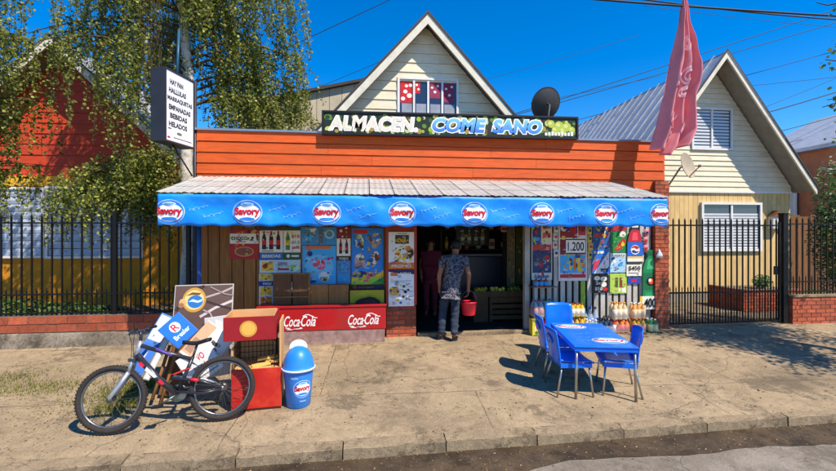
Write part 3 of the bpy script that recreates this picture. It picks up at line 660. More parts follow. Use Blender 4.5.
for i, u in enumerate(us):
    c = P(u, 212, YA); b = MB(CLOTH); badge(b, cf, c.x, zm, .42, .36, 0, dz=.004); b.build('badge', sv)
    if i < 7:
        c2 = P((u + us[i + 1]) / 2 - 3, 212, YA); b = MB(SW_)
        for k, (ox, oy) in enumerate(((-.24, .02), (-.04, -.08))):      # two faded handwritten words
            x0 = c2.x + ox; n = 60; ph = random.random() * 6; pts = []
            for q in range(n):
                t = q / n; w = t * (8.5 + 1.5 * math.sin(ph)) * math.pi + 1.2 * noise.noise((q * .22, ph, k)); amp = .010 + .030 * max(0, noise.noise((q * .16, ph + i, k * 3))) + (.026 if t < .08 else 0)
                pts.append((x0 + .27 * t + .017 * math.sin(w) + .010 * math.cos(w) * .8, zm + oy + amp * math.cos(w) + .075 * t + .014 * noise.noise((q * .1, ph, 5))))
            b.stroke(cf, pts, .0036, .001)
        b.build('script_lettering', sv)

# ---------------------------------------------------------------- long sign over the front
YS = YW - .12
s0 = P(323, 133.3, YS); s1 = P(577, 138.3, YS); t0 = P(323, 110.3, YS); t1 = P(577, 119.3, YS)
ex = (s1 - s0); wS = ex.length; ex = ex / wS; hS = ((t0.z - s0.z) + (t1.z - s1.z)) / 2
sg = empty('shop_sign', ((s0.x + s1.x) / 2, YS, s0.z), label='long dark sign reading ALMACEN COME SANO on the shop roof edge', cat='sign')
fs_ = Fr(s0, ex, Vector((0, 0, 1)), (0, -1, 0))
GRN = mat('sign_dark_green', (26, 40, 24), .5, var=.4, scale=7)
b = MB(GRN); b.fbox(fs_, 0, wS / 2 - .003, 0, hS, -.06, 0); b.fbox(fs_, wS / 2 + .003, wS, 0, hS, -.06, 0); b.build('panel', sg)
b = MB(BLACK)
for a in ((-.02, wS + .02, -.02, .012), (-.02, wS + .02, hS - .012, hS + .02), (-.02, .012, .012, hS - .012), (wS - .012, wS + .02, .012, hS - .012)): b.fbox(fs_, a[0], a[1], a[2], a[3], -.07, .02)
b.build('frame', sg)
random.seed(5); b = MB(WHITE)
for i in range(190):                                            # printed fruit and leaves
    x = random.uniform(.06, wS - .06); y = random.choice((random.uniform(.03, .12), random.uniform(hS - .12, hS - .03), random.uniform(.05, hS - .05)))
    k = random.random(); r_ = random.uniform(.02, .05); r_ = min(r_, y - .014, hS - .014 - y)
    b.ell(fs_, x, y, r_ * random.uniform(.8, 1.5), r_, .001 + i * .00001, C(*random.choice([(150, 176, 50), (90, 130, 40), (190, 200, 90), (56, 90, 34), (120, 70, 40), (200, 196, 140), (40, 60, 30), (170, 140, 60)])), 9, random.uniform(0, 3))
for (x, y, r_) in ((wS - .5, .25, .07), (wS - .35, .22, .085), (wS - .2, .20, .085), (wS - .1, .15, .06), (wS - .42, .14, .07), (wS - .27, .13, .07)):
    b.ell(fs_, x, y, r_, min(r_, hS - .02 - y), .0035 + x * .0001, C(176, 190, 70), 14); b.ell(fs_, x - .02, y + .015, r_ * .5, r_ * .45, .0045 + x * .0001, C(206, 212, 120), 12)
b.build('printed_fruit', sg, kind='stuff')
def outlined(b, fr, t, x0, y0, x1, y1, z, inner, outer, bold=.05, shear=0, grow=.018, spacing=1):
    b.text(fr, t, x0 - grow, y0 - grow, x1 + grow, y1 + grow, z, outer, bold=bold + .06, shear=shear, spacing=spacing); b.text(fr, t, x0, y0, x1, y1, z + .002, inner, bold=bold, shear=shear, spacing=spacing)
def tex_letter(name, a, c, zc, zh):                             # two tone printed letters
    m = bpy.data.materials.new(name); m.use_nodes = True; N, L, p = nodes_of(m); g = N.new('ShaderNodeNewGeometry'); sp = N.new('ShaderNodeSeparateXYZ'); L.new(g.outputs['Position'], sp.inputs[0])
    r = N.new('ShaderNodeMapRange'); r.inputs[1].default_value = zc - zh; r.inputs[2].default_value = zc + zh; L.new(sp.outputs['Z'], r.inputs[0])
    x = N.new('ShaderNodeValToRGB'); x.color_ramp.elements[0].color = (*lin(a), 1); x.color_ramp.elements[1].color = (*lin(c), 1); L.new(r.outputs[0], x.inputs[0]); L.new(x.outputs[0], p.inputs['Base Color']); p.inputs['Roughness'].default_value = .5
    return m
BLT = tex_letter('blue_fade_ink', (20, 90, 190), (120, 196, 240), s0.z + hS * .5, hS * .35)
b = MB(WHITE); fa = lambda u: (u - 323) / 254
xs_ = lambda u: (P(u, 125, YS).x - s0.x) / ex.x
FADE = C(224, 214, 192)
outlined(b, fs_, 'ALMACEN.', xs_(329), hS * .18, xs_(417), hS * .80, .006, FADE, C(248, 246, 240), bold=.02, shear=.12, grow=.022, spacing=1.06)
b.build('lettering', sg)
b = MB(WHITE); outlined(b, fs_, 'COME', xs_(432), hS * .16, xs_(486), hS * .84, .006, BLT, C(248, 248, 248), bold=.05, shear=.18); b.build('lettering', sg); b = MB(WHITE)
outlined(b, fs_, 'SANO', xs_(492), hS * .16, xs_(542), hS * .84, .006, BLT, C(248, 248, 248), bold=.05, shear=.18); b.build('lettering', sg)
b = MB(WHITE); 
for i in range(9): b.rect(fs_, wS - .62 + i * .062, .04, wS - .62 + i * .062 + .045, .09 + .012 * (i % 3), .007 + i * 1e-5)
b.build('small_print', sg, kind='stuff')
b = MB(BLACK)
for x in (.4, wS * .5, wS - .4): b.tube([fs_.p(x, hS * .6, -.05), fs_.p(x, -.02, -.5)], .012)
b.build('bracket', sg)

# ---------------------------------------------------------------- projecting light box HAY PAN ...
n0 = P(164.8, 66, 6.77); n1 = Vector((P(194, 80, 7.42).x, 7.42, 0)); zb_ = P(164.8, 140.8, 6.77).z; ht = n0.z - zb_
ex = Vector((n1.x - n0.x, n1.y - n0.y, 0)); wb = ex.length; ex /= wb; en = Vector((ex.y, -ex.x, 0))
bs = empty('projecting_sign', (n0.x, 7.1, zb_), label='tall white light box listing HAY PAN and other foods on a pole', cat='sign')
fb = Fr((n0.x, n0.y, zb_), ex, (0, 0, 1), en)
b = MB(mat('dark_grey_sign_case', (44, 46, 52), .5, var=.15)); b.fbox(fb, 0, wb, 0, ht, -.24, -.006); b.build('case', bs, bevel=.008)
b = MB(C(232, 232, 236, .35)); b.fbox(fb, .025, wb - .025, .03, ht - .03, -.0055, .002); b.build('face', bs)
b = MB(mat('dark_grey_sign_case', (44, 46, 52)));
for a in ((0, wb, 0, .028), (0, wb, ht - .028, ht), (0, .024, .028, ht - .028), (wb - .024, wb, .028, ht - .028)): b.fbox(fb, a[0], a[1], a[2], a[3], -.0055, .012)
b.build('rim', bs)
b = MB(C(52, 52, 60))
for i, (t, x0, x1) in enumerate((('HAY PAN', .16, .60), ('HALLULAS', .12, .70), ('MARRAQUETAS', .08, .92), ('EMPANADAS', .12, .86), ('BEBIDAS', .16, .74), ('HELADOS', .12, .74))):
    y = .87 - i * .115; b.text(fb, t, x0 * wb, (y - .074) * ht, x1 * wb, y * ht, .004, bold=.045); b.build('lettering', bs); b = MB(C(52, 52, 60))
b.rect(fb, .1 * wb, .185 * ht, .2 * wb, .20 * ht, .004); b.rect(fb, .28 * wb, .075 * ht, .9 * wb, .085 * ht, .004)
b.ell(fb, .47 * wb, .15 * ht, .09 * wb, .02 * ht, .004, C(90, 120, 80), 12); b.ell(fb, .12 * wb, .07 * ht, .05 * wb, .014 * ht, .004, RED, 10); b.build('small_print', bs, kind='stuff')
b = MB(BLUEP); b.cur = mat('dark_grey_sign_case', (44, 46, 52)); b.tube([(n1.x - .0, 7.46, -.06), (n1.x - .0, 7.46, zb_ + ht + .02)], .03); b.build('pole', bs)
b = MB(BLACK); b.tube([fb.p(wb * .45, -.0, -.1), (n1.x - .02, 7.40, zb_ - .45)], .012); b.build('stay', bs)
p0 = P(182, 72, 7.3); p1 = P(179, 30, 7.3); b = MB(mat('teal_painted_tube', (30, 84, 110), .45, var=.2)); b.tube([Vector((p0.x, 7.12, zb_ + ht - .02)), p1], .022); b.build('pole', bs)
# ================================================================ POSTERS (thin sheets with printed shapes)
BOT = [(-.16, 0), (.16, 0), (.18, .06), (.18, .30), (.14, .42), (.18, .54), (.16, .66), (.07, .84), (.07, .96), (-.07, .96), (-.07, .84), (-.16, .66), (-.18, .54), (-.14, .42), (-.18, .30), (-.18, .06)]
def poster(u0, v0, u1, v1, label, base, shapes, Y=None, th=.004, name='poster', group='posters on the shop front', tilt=0, border=None, cat='poster'):
    Y = Y or YW - .035
    a = P(u0, v1, Y); c = P(u1, v0, Y); w = c.x - a.x; h = c.z - a.z
    e = Vector((math.cos(tilt), 0, math.sin(tilt))); f = Fr((a.x, Y, a.z), e, (-e.z, 0, e.x), (0, -1, 0))
    b = MB(base); b.fbox(f, 0, w, 0, h, 0, th, base); z = th
    if border: b.rect(f, 0.03 * w, 0.02 * h, .97 * w, .98 * h, z + .001, border); z += .001
    for i, s in enumerate(shapes):
        zz = z + .0008 + i * .00025; k = s[0]
        if k == 'r': b.rect(f, s[1] * w, s[2] * h, s[3] * w, s[4] * h, zz, s[5])
        elif k == 'e': b.ell(f, s[1] * w, s[2] * h, s[3] * w, s[4] * h, zz, s[5], 16)
        elif k == 'p': b.flat(f, [(x * w, y * h) for x, y in s[1]], zz, s[2])
        elif k == 't':
            if label.find('1.200') > 0 and s[1] == '1.200': b.rect(f, .25 * w, .47 * h, .92 * w, .68 * h, z + .0105, C(238, 236, 230))
            b.text(f, s[1], s[2] * w, s[3] * h, s[4] * w, s[5] * h, z + .011, s[6], bold=.02)
        elif k == 'b':
            x, y, bw, bh = s[1:5]; b.flat(f, [((x + q * bw) * w, (y + r * bh) * h) for q, r in BOT], zz, s[5]); b.rect(f, (x - .18 * bw) * w, (y + .25 * bh) * h, (x + .18 * bw) * w, (y + .5 * bh) * h, zz + .0001, s[6])
            b.rect(f, (x - .09 * bw) * w, (y + .9 * bh) * h, (x + .09 * bw) * w, (y + 1.0 * bh) * h, zz + .0002, s[6])
        elif k == 'c':                                          # cluttered photographic print
            rnd = random.Random(s[6])
            for q in range(s[7]):
                x = rnd.uniform(s[1], s[3]); y = rnd.uniform(s[2], s[4]); r1 = rnd.uniform(.03, .13); r2 = r1 * w / h * rnd.uniform(.4, 1.3)
                r1 = min(r1, x - s[1] + .01, s[3] - x + .01); r2 = min(r2, y - s[2] + .01, s[4] - y + .01)
                b.ell(f, x * w, y * h, r1 * w, r2 * h, zz + q * .000012, rnd.choice(s[5]), 8, rnd.uniform(0, .6))
    rnd = random.Random(label); zz = z + .0012 + len(shapes) * .00025 + .0008      # small print, price flashes, fading and scuffs
    inks = [WHITE, BLACK, C(150, 150, 150), C(206, 40, 40), C(232, 200, 60), C(40, 70, 150)]
    if w * h > .02:
        for q in range(int(6 + w * h * 60)):
            x = rnd.uniform(.04, .8); y = rnd.uniform(.04, .95); l = rnd.uniform(.06, .18); k = rnd.choice(inks)
            for i in range(rnd.choice((1, 2, 3))):
                if y - i * .022 > .02: b.rect(f, x * w, (y - i * .022) * h, min(.97, x + l * rnd.uniform(.6, 1)) * w, (y - i * .022 + .009) * h, zz + q * .00003, k)
        for q in range(int(3 + w * h * 26)):
            x = rnd.uniform(.06, .9); y = rnd.uniform(.06, .9); r1 = rnd.uniform(.02, .055); k = rnd.choice(inks[3:] + [TAN_, BRN_, LIM_])
            if rnd.random() < .5: b.rect(f, (x - r1) * w, (y - r1 * .5) * h, min(.98, x + r1) * w, (y + r1 * .7) * h, zz + .001 + q * .00003, k)
            else: b.ell(f, x * w, y * h, min(r1, .97 - x, x - .02) * w, r1 * .55 * h, zz + .001 + q * .00003, k, 9)
    return b.build(name, label=label, cat=cat, group=group)
TAN_, BRN_, LIM_ = C(196, 150, 90), C(96, 54, 30), C(150, 196, 50)
CR = C(232, 226, 208); LBL = C(70, 150, 220); GRNI = C(40, 130, 60); ORG = C(226, 110, 30); TAN = C(196, 150, 90); BRN = C(96, 54, 30); MAR = C(128, 20, 26); NAVY = C(22, 34, 92); PNK = C(226, 90, 120); GRY = C(120, 122, 126); LIM = C(150, 196, 50); SKY = C(60, 170, 226)
FOOD = [TAN, BRN, YEL, ORG, CR, C(170, 40, 30)]
poster(230, 229.5, 258.5, 259, 'red and white poster with a large biscuit at the left of the shop wall', C(176, 26, 28), [('r', 0, .52, 1, .86, CR), ('t', 'CHOCO', .05, .64, .62, .76, BLACK), ('r', .22, .56, .55, .60, RED), ('c', .62, .56, .98, .98, [BRN, C(60, 30, 20), TAN], 1, 10), ('e', .5, .25, .34, .17, TAN), ('e', .5, .25, .30, .14, C(150, 70, 40))])
poster(259.5, 227, 283, 252.5, 'white poster with three dark cola bottles', CR, [('r', 0, .86, 1, 1, C(60, 64, 70)), ('b', .2, .12, .5, .72, C(40, 18, 14), RED), ('b', .5, .12, .5, .72, C(40, 18, 14), RED), ('b', .8, .12, .5, .72, C(40, 18, 14), RED), ('r', .1, .04, .6, .08, GRY)])
poster(283.6, 227, 300.5, 252.5, 'white poster with a green bottle beside printed prices', CR, [('r', 0, .86, 1, 1, C(40, 80, 50)), ('b', .25, .1, .7, .74, C(40, 120, 50), YEL), ('t', '$1.0', .48, .55, .95, .70, RED), ('t', '$1.5', .5, .32, .95, .46, GRY), ('t', '$600', .5, .12, .95, .24, RED)])
poster(260, 253, 283, 259, 'thin blue strip notice under the cola poster', C(40, 110, 180), [('t', 'BEBIDAS', .1, .25, .9, .75, CR)], group='strip notices')
poster(284, 253, 300.5, 259, 'thin green strip notice under the green bottle poster', C(20, 90, 50), [('e', .25, .5, .1, .3, CR), ('r', .45, .35, .9, .65, CR)], group='strip notices')
poster(259.5, 259.8, 300.5, 273, 'white price sheet with yellow and green packs', C(200, 210, 214), [('r', .06, .15, .34, .85, YEL), ('c', .08, .2, .32, .8, FOOD, 3, 8), ('t', '$890', .44, .5, .68, .85, GRY), ('r', .44, .2, .72, .36, RED), ('r', .76, .12, .98, .62, LIM), ('c', .76, .12, .98, .6, [GRNI, YEL, CR], 4, 6)])
poster(259, 273.5, 273, 305, 'narrow column of small snack notices beside the wooden hatch', C(205, 205, 196), [('r', .08, .80, .95, .98, YEL), ('c', .1, .8, .93, .97, FOOD, 8, 8), ('r', 0, .60, 1, .76, DBLUE), ('t', 'PAPAS', .3, .64, .9, .72, CR), ('r', .1, .32, .9, .56, YEL), ('c', .12, .33, .88, .55, FOOD, 9, 9), ('r', .1, .05, .9, .26, ORG), ('c', .12, .06, .88, .25, FOOD, 10, 8)])
poster(301, 227, 336.5, 245, 'blue poster of metallic ice cream shapes above the pink one', C(60, 140, 190), [('c', .05, .1, .6, .9, [C(120, 140, 150), C(70, 90, 110), SKY, CR], 11, 18), ('e', .8, .6, .14, .26, C(150, 200, 226)), ('e', .8, .6, .09, .17, C(90, 130, 150)), ('r', .5, .1, .62, .9, C(90, 100, 112))])
poster(302.5, 245.8, 336, 284.5, 'sky blue poster with pink dots and two round badges', SKY, [('r', .08, .92, .86, 1, C(214, 110, 70)), ('e', .22, .80, .08, .07, NAVY), ('e', .16, .60, .07, .06, NAVY), ('e', .5, .45, .42, .33, C(110, 190, 230)), ('c', .26, .38, .66, .66, [PNK, C(240, 130, 150), RED], 12, 12), ('e', .64, .2, .16, .13, CR), ('r', .53, .16, .75, .19, LBL), ('e', .78, .66, .04, .04, RED), ('r', .1, .04, .4, .1, C(30, 100, 170))])
poster(336.8, 227, 350.5, 256, 'small red and white poster with two tall cola bottles', CR, [('r', 0, .6, 1, 1, MAR), ('c', .1, .62, .9, .98, [RED, CR, MAR, BRN], 13, 10), ('b', .28, .08, .62, .5, C(40, 18, 14), RED), ('b', .72, .08, .62, .5, C(40, 18, 14), RED)])
poster(336.8, 256.6, 350.5, 284, 'blue card with a black heading below the small cola poster', C(60, 130, 190), [('r', 0, .86, 1, 1, BLACK), ('t', 'TODO', .15, .89, .85, .97, CR), ('c', .1, .45, .9, .8, [LBL, GRNI, SKY], 14, 8), ('r', .08, .08, .9, .36, C(40, 150, 200))])
poster(351.5, 228, 383.5, 284.5, 'tall bright blue ice cream poster with four sundaes', C(28, 118, 200), [('r', .04, .9, .5, .97, C(190, 30, 40)), ('c', .12, .62, .36, .88, [CR, BRN, C(170, 180, 90), TAN], 15, 12), ('c', .52, .64, .94, .9, [CR, BRN, C(150, 140, 130), TAN], 16, 14), ('e', .26, .42, .17, .13, C(190, 160, 150)), ('c', .12, .3, .4, .52, [CR, C(40, 110, 60), C(190, 120, 130)], 17, 12), ('c', .62, .32, .84, .58, [BRN, CR, C(70, 50, 40), TAN], 18, 14), ('r', 0, 0, 1, .15, LIM), ('p', [(0, .1), (.4, .22), (.9, .2), (1, .26), (1, .12), (.5, .16), (0, .04)], YEL), ('p', [(0, .14), (.3, .24), (.55, .2), (.3, .12)], NAVY), ('e', .5, .16, .08, .05, RED), ('p', [(.6, .0), (1, 0), (1, .14)], C(50, 150, 60)), ('c', .1, .05, .95, .2, [C(40, 110, 60), YEL, C(30, 60, 130), PNK], 19, 8)], border=C(34, 128, 208))
poster(351, 285, 384, 289.6, 'dark strip under the tall ice cream poster', C(36, 28, 40), [('e', .12, .5, .06, .4, RED), ('r', .22, .25, .7, .7, C(120, 60, 60)), ('r', .74, .2, .95, .8, NAVY)], group='strip notices')
poster(388.5, 232, 414, 269, 'orange poster of a fried snack on the red pier', C(232, 228, 218), [('r', 0, 0, 1, .17, ORG), ('t', 'PROMO', .12, .04, .88, .12, CR), ('p', [(0, .17), (.3, .22), (.6, .17)], ORG), ('r', .26, .68, .80, .92, C(60, 50, 30)), ('t', 'DIA', .36, .72, .7, .82, YEL), ('c', .25, .22, .98, .62, [YEL, C(60, 40, 20), TAN, CR, C(40, 30, 20), ORG], 20, 34), ('r', .35, .95, .7, .965, BLACK)], Y=YW - .15)
poster(388.5, 270, 414, 306.5, 'white poster with a breakfast bowl on the red pier', C(236, 234, 230), [('p', [(0, 1), (1, 1), (1, .88), (.3, .92), (0, .96)], NAVY), ('r', .08, .84, .36, .93, ORG), ('t', 'AVENA', .42, .88, .9, .94, CR), ('e', .24, .38, .24, .17, C(206, 202, 196)), ('e', .22, .42, .2, .12, TAN), ('c', .06, .34, .4, .52, [TAN, BRN, YEL], 21, 12), ('e', .6, .55, .06, .04, BRN), ('e', .66, .4, .07, .045, C(40, 30, 20)), ('e', .58, .26, .06, .04, BRN), ('r', .78, .53, .96, .545, GRY), ('r', .78, .40, .96, .415, GRY), ('r', .78, .26, .96, .275, GRY), ('r', .08, .7, .9, .71, GRY), ('r', .08, .66, .7, .67, GRY)], Y=YW - .15)
# right of the door
poster(531.5, 221, 552, 280, 'tall poster with blue packs at the right door post', C(210, 206, 198), [('r', .04, .52, .46, 1, C(36, 70, 130)), ('c', .06, .6, .44, .96, [NAVY, LBL, YEL, RED], 22, 12), ('r', .5, .66, .96, 1, C(232, 206, 160)), ('t', '$650', .54, .86, .92, .95, BRN), ('t', '$990', .54, .70, .92, .8, RED), ('r', .04, .50, .96, .60, C(190, 60, 40)), ('r', .04, .12, .96, .50, C(40, 56, 96)), ('c', .06, .14, .94, .5, [C(180, 170, 160), NAVY, C(110, 80, 60), LBL, RED], 23, 18), ('t', 'Leche', .16, .03, .8, .10, DBLUE)])
poster(558.5, 221, 587, 281, 'white framed poster with the large price 1.200', C(222, 214, 206), [('r', .06, .78, .66, .99, C(40, 60, 130)), ('c', .08, .78, .64, .98, [RED, YEL, NAVY, CR], 24, 14), ('r', .68, .76, .95, .99, C(190, 60, 90)), ('c', .7, .78, .93, .97, [YEL, MAR, BRN], 25, 8), ('r', .05, .72, .64, .82, C(150, 30, 46)), ('r', .05, .44, .95, .70, MAR), ('r', .25, .47, .92, .68, C(238, 236, 230)), ('t', '1.200', .31, .50, .88, .65, BLACK), ('r', .05, .13, .95, .43, SKY), ('c', .1, .16, .9, .36, [YEL, ORG, BRN, YEL], 26, 14), ('r', .36, .18, .44, .36, YEL), ('r', .52, .17, .60, .37, ORG), ('r', .66, .17, .76, .38, YEL), ('r', .05, .05, .95, .11, C(190, 40, 60))])
poster(592.5, 224, 610, 248, 'poster of blue and red packs at the top of the picket wall', C(40, 90, 160), [('c', .05, .05, .95, .95, [DBLUE, RED, YEL, LBL, NAVY, ORG], 27, 22), ('r', .1, .45, .9, .6, C(200, 60, 40))])
poster(592, 248.6, 609, 273.5, 'blue poster with white slanting blade and red lettering', C(30, 110, 200), [('p', [(.1, 0), (1, .9), (1, .3), (.6, 0)], C(220, 220, 226)), ('p', [(.0, .1), (.3, .2), (.5, .6), (.1, .5)], C(200, 60, 80)), ('r', .1, .8, .7, .9, CR), ('r', .5, .06, .95, .2, DBLUE)])
poster(592, 274, 608.5, 293, 'black card with white price bubbles', C(28, 28, 34), [('e', .3, .78, .18, .12, CR), ('e', .7, .75, .2, .13, CR), ('t', '2x', .2, .45, .5, .62, CR), ('e', .7, .45, .18, .14, CR), ('t', '$50', .15, .12, .6, .32, CR), ('e', .8, .2, .14, .1, RED)])
poster(610.5, 223, 626.5, 252.5, 'green and red ice lolly poster beside the red bottle', C(20, 130, 60), [('p', [(0, .95), (1, 1), (1, .75), (0, .7)], C(180, 40, 60)), ('p', [(.2, .1), (.8, .5), (.95, .36), (.5, .05)], RED), ('e', .75, .62, .2, .1, CR), ('c', .1, .2, .9, .6, [C(20, 110, 50), LIM, YEL], 28, 8), ('r', .05, .9, .6, .97, CR)])
poster(610, 253, 626.5, 272.5, 'pale blue card with small product pictures', C(160, 200, 226), [('r', .05, .8, .95, .95, CR), ('c', .05, .1, .95, .78, [DBLUE, CR, LBL, NAVY, SKY], 29, 16), ('t', 'OFERTA', .1, .82, .9, .93, DBLUE)])
poster(610, 273.4, 626.5, 293.5, 'lime green card with two printed jars', C(170, 200, 80), [('r', .3, .3, .48, .8, C(80, 90, 40)), ('r', .56, .3, .74, .8, C(130, 60, 40)), ('c', .05, .05, .95, .25, [CR, GRNI], 30, 6), ('r', .7, .06, .95, .3, CR)])
poster(626.5, 264.5, 641.5, 276, 'white card with a handwritten price under the red bottle', CR, [('t', '$450', .1, .45, .9, .88, BLACK), ('r', .1, .2, .8, .3, GRY)], Y=YW - .05)
poster(627.5, 277, 640, 284, 'small blue card with red marks beside the green bottle', C(40, 70, 160), [('r', .3, .3, .7, .7, RED)])
# shaped bottle boards
def bottle_board(u0, v0, u1, v1, label, prof, parts, Y):
    a = P(u0, v1, Y); c = P(u1, v0, Y); w = c.x - a.x; h = c.z - a.z; f = Fr((a.x, Y, a.z))
    b = MB(); poly = [(.5 * w + x * w, y * h) for x, y in prof] + [(.5 * w - x * w, y * h) for x, y in prof[::-1]]
    b.prism(f, poly, -.014, 0, parts[0][1])
    def half(y):
        for (xa, ya), (xb, yb) in zip(prof, prof[1:]):
            if ya <= y <= yb: return xa + (xb - xa) * (y - ya) / max(1e-6, yb - ya)
        return prof[-1][0]
    for i, (rng_, m) in enumerate(parts[1:]):
        y0, y1, k = rng_; ys = [y0 + (y1 - y0) * q / 8 for q in range(9)]
        b.flat(f, [((.5 + half(y) * k) * w, y * h) for y in ys] + [((.5 - half(y) * k) * w, y * h) for y in ys[::-1]], .001 + i * .0006, m)
    return b, f, w, h, label
PROF = [(.40, 0), (.47, .03), (.48, .22), (.46, .26), (.48, .3), (.48, .60), (.45, .68), (.30, .82), (.17, .88), (.16, .90), (.20, .905), (.20, .985), (.17, 1)]
GB = C(24, 130, 74); b, f, w, h, lab = bottle_board(642.5, 250, 658.5, 307, '', PROF, [(0, GB), ((.30, .60, .99), C(20, 104, 60)), ((.02, .25, .7), C(40, 150, 90)), ((.66, .84, .55), C(70, 170, 110)), ((.905, .985, 1), C(16, 90, 60))], YW - .06)
b.ell(f, .5 * w, .45 * h, .26 * w, .075 * h, .006, BLACK, 16); b.ell(f, .52 * w, .45 * h, .16 * w, .05 * h, .0066, C(230, 80, 30), 14); b.ell(f, .46 * w, .47 * h, .1 * w, .03 * h, .0072, CR, 12)
b.build('bottle_board', label='big green bottle cut-out board with a black oval mark', cat='bottle board', group='bottle cut-out boards')
RB = C(190, 30, 50); b, f, w, h, lab = bottle_board(627, 224.5, 643, 264, '', [(.46, 0), (.48, .05), (.48, .55), (.44, .66), (.30, .82), (.17, .9), (.17, .92), (.2, .925), (.2, .985), (.17, 1)], [(0, C(60, 60, 66)), ((.56, .86, .9), RB), ((.60, .8, .4), C(226, 80, 90)), ((.06, .55, 1), C(30, 100, 200)), ((.06, .14, 1), CR), ((.14, .19, 1), YEL), ((.925, .985, 1), CR)], YW - .06)
b.ell(f, .5 * w, .36 * h, .28 * w, .12 * h, .006, CR, 18); b.ell(f, .5 * w, .39 * h, .25 * w, .075 * h, .0066, RED, 16); b.ell(f, .5 * w, .33 * h, .22 * w, .06 * h, .0072, DBLUE, 16); b.stroke(f, [(.25 * w, .36 * h), (.42 * w, .385 * h), (.58 * w, .34 * h), (.76 * w, .37 * h)], .02, .0078, CR)
b.build('bottle_board', label='big red cola bottle cut-out board with a blue label', cat='bottle board', group='bottle cut-out boards')
poster(640, 296, 656.5, 309.5, 'white card with large numbers 400 hanging on the green bottle', CR, [('p', [(0, .1), (.16, .5), (.12, 1), (0, 1)], YEL), ('t', '400', .24, .16, .94, .84, BLACK)], Y=YW - .075)
# slanting sun strip across the pickets, its light built as a coloured tube
p0 = P(592.5, 264, YW - .08); p1 = P(608.5, 222, YW - .08); lp = empty('sun_strip_tube', p0, label='bright sun strip slanting across the poster wall, built as a striped tube', cat='pole')
for i in range(9):
    b = MB([WHITE, YEL, C(60, 130, 200)][i % 3]); b.tube([p0.lerp(p1, i / 9), p0.lerp(p1, (i + 1) / 9)], .012); b.build('band', lp)

# ================================================================ RED COLA BENCH, HATCH AND BOXES UNDER THE POSTERS
YC = 7.08
a = P(285.5, 333.5, YC); c = P(386, 304.5, YC); REDP = mat('red_enamel', (176, 22, 26), .35, var=.08, dirt=(110, 60, 50), dirtamt=.35, coat=.3)
fz = empty('cola_bench', ((a.x + c.x) / 2, YC, -.03), label='long red cola bench with white script along the wall', cat='bench')
xa0 = a.x - .45
b = MB(REDP); b.box(xa0, c.x, YC, YC + .30, a.z + .03, c.z - .03); b.build('body', fz, bevel=.012)
b = MB(REDP); b.box(xa0 - .01, c.x + .01, YC - .015, YC + .31, c.z - .03, c.z + .01); b.build('lid', fz, bevel=.006)
b = MB(mat('scuffed_plinth', (150, 120, 112), .8, var=.4, scale=10)); b.box(xa0 + .02, c.x - .02, YC + .01, YC + .28, gz(YC) - .03, a.z + .03); b.build('plinth', fz)
f = Fr((0, YC, 0))
def cola(b, x0, x1, z0, z1):
    m = C(238, 234, 230); w = x1 - x0; h = z1 - z0
    b.text(f, 'Coca', x0, z0, x0 + w * .46, z1, .003, m, bold=.012, shear=.38); b.text(f, 'Cola', x0 + w * .50, z0, x0 + w * .93, z1, .003, m, bold=.012, shear=.38)
    b.stroke(f, [(x0 + w * (.04 + .1 * math.sin(t * .8)) + t / 20 * w * .45, z0 - h * .1 - h * .18 * math.sin(t / 20 * math.pi)) for t in range(21)], .006, .004, m)
    b.stroke(f, [(x0 + w * .55 + t / 16 * w * .43, z1 - h * .05 + h * .16 * math.sin(t / 16 * math.pi * 1.6)) for t in range(17)], .007, .0045, m)
    b.rect(f, x0 + w * .465, z0 + h * .36, x0 + w * .50, z0 + h * .46, .0035, m)
b = MB(); q0 = P(284, 327, YC); q1 = P(318, 315.5, YC); cola(b, q0.x, q1.x, q0.z, q1.z); b.build('script_lettering', fz); b = MB(); q0 = P(348, 325, YC); q1 = P(381, 314, YC); cola(b, q0.x, q1.x, q0.z, q1.z); b.build('script_lettering', fz)
WD = mat('plain_wood_board', (150, 102, 52), .7, var=.22, scale=3, stretch=(6, 1, 1), objvar=.15)
ht_ = empty('wooden_hatch', P(290, 305, 7.2), label='dark brown wooden hatch standing on the cola bench', cat='hatch')
a = P(273, 305, 7.2); c = P(308.5, 274, 7.2); b = MB(mat('dark_wood_board', (104, 66, 34), .65, var=.25, scale=3, stretch=(6, 1, 1))); x_m = P(292, 290, 7.2).x
b.box(a.x, x_m - .012, 7.2, 7.23, a.z, c.z); b.box(x_m + .012, c.x, 7.2, 7.23, a.z, c.z); b.build('leaf', ht_)
b = MB(WD); b.box(a.x - .02, c.x + .02, 7.185, 7.235, c.z, c.z + .02); b.box(c.x, c.x + .025, 7.185, 7.235, a.z, c.z); b.box(a.x, c.x, 7.185, 7.199, a.z + .12, a.z + .14); b.build('frame', ht_)
b = MB(C(120, 120, 120)); b.box(x_m - .008, x_m + .008, 7.18, 7.199, a.z + .2, a.z + .38); b.build('bolt', ht_)
for (ua, ub, lab) in ((309, 328, 'plain tan wooden panel right of the dark hatch'), (328.6, 348.5, 'plain tan wooden panel left of the yellow niche')):
    a = P(ua, 305, 7.22); c = P(ub, 284.5, 7.22); e_ = empty('plywood_sheet', a, label=lab, cat='plywood', group='tan wooden panels'); b = MB(WD); b.box(a.x, c.x, 7.22, 7.25, a.z, c.z); b.build('board', e_)
    b = MB(BRN); b.box(c.x - .03, c.x - .018, 7.21, 7.219, a.z + .18, a.z + .2); b.build('knob', e_)
a = P(350, 305, 7.25); c = P(384, 290, 7.25)
b = MB(mat('yellow_green_board', (178, 160, 30), .6, var=.15)); b.box(a.x, c.x, 7.25, 7.27, a.z, c.z); b.build('painted_board', label='yellow green painted board below the tall ice cream poster', cat='board')
b = MB(mat('dark_cloth', (58, 34, 40), .9, var=.3, scale=8)); a = P(368, 304, 7.18); vs = []
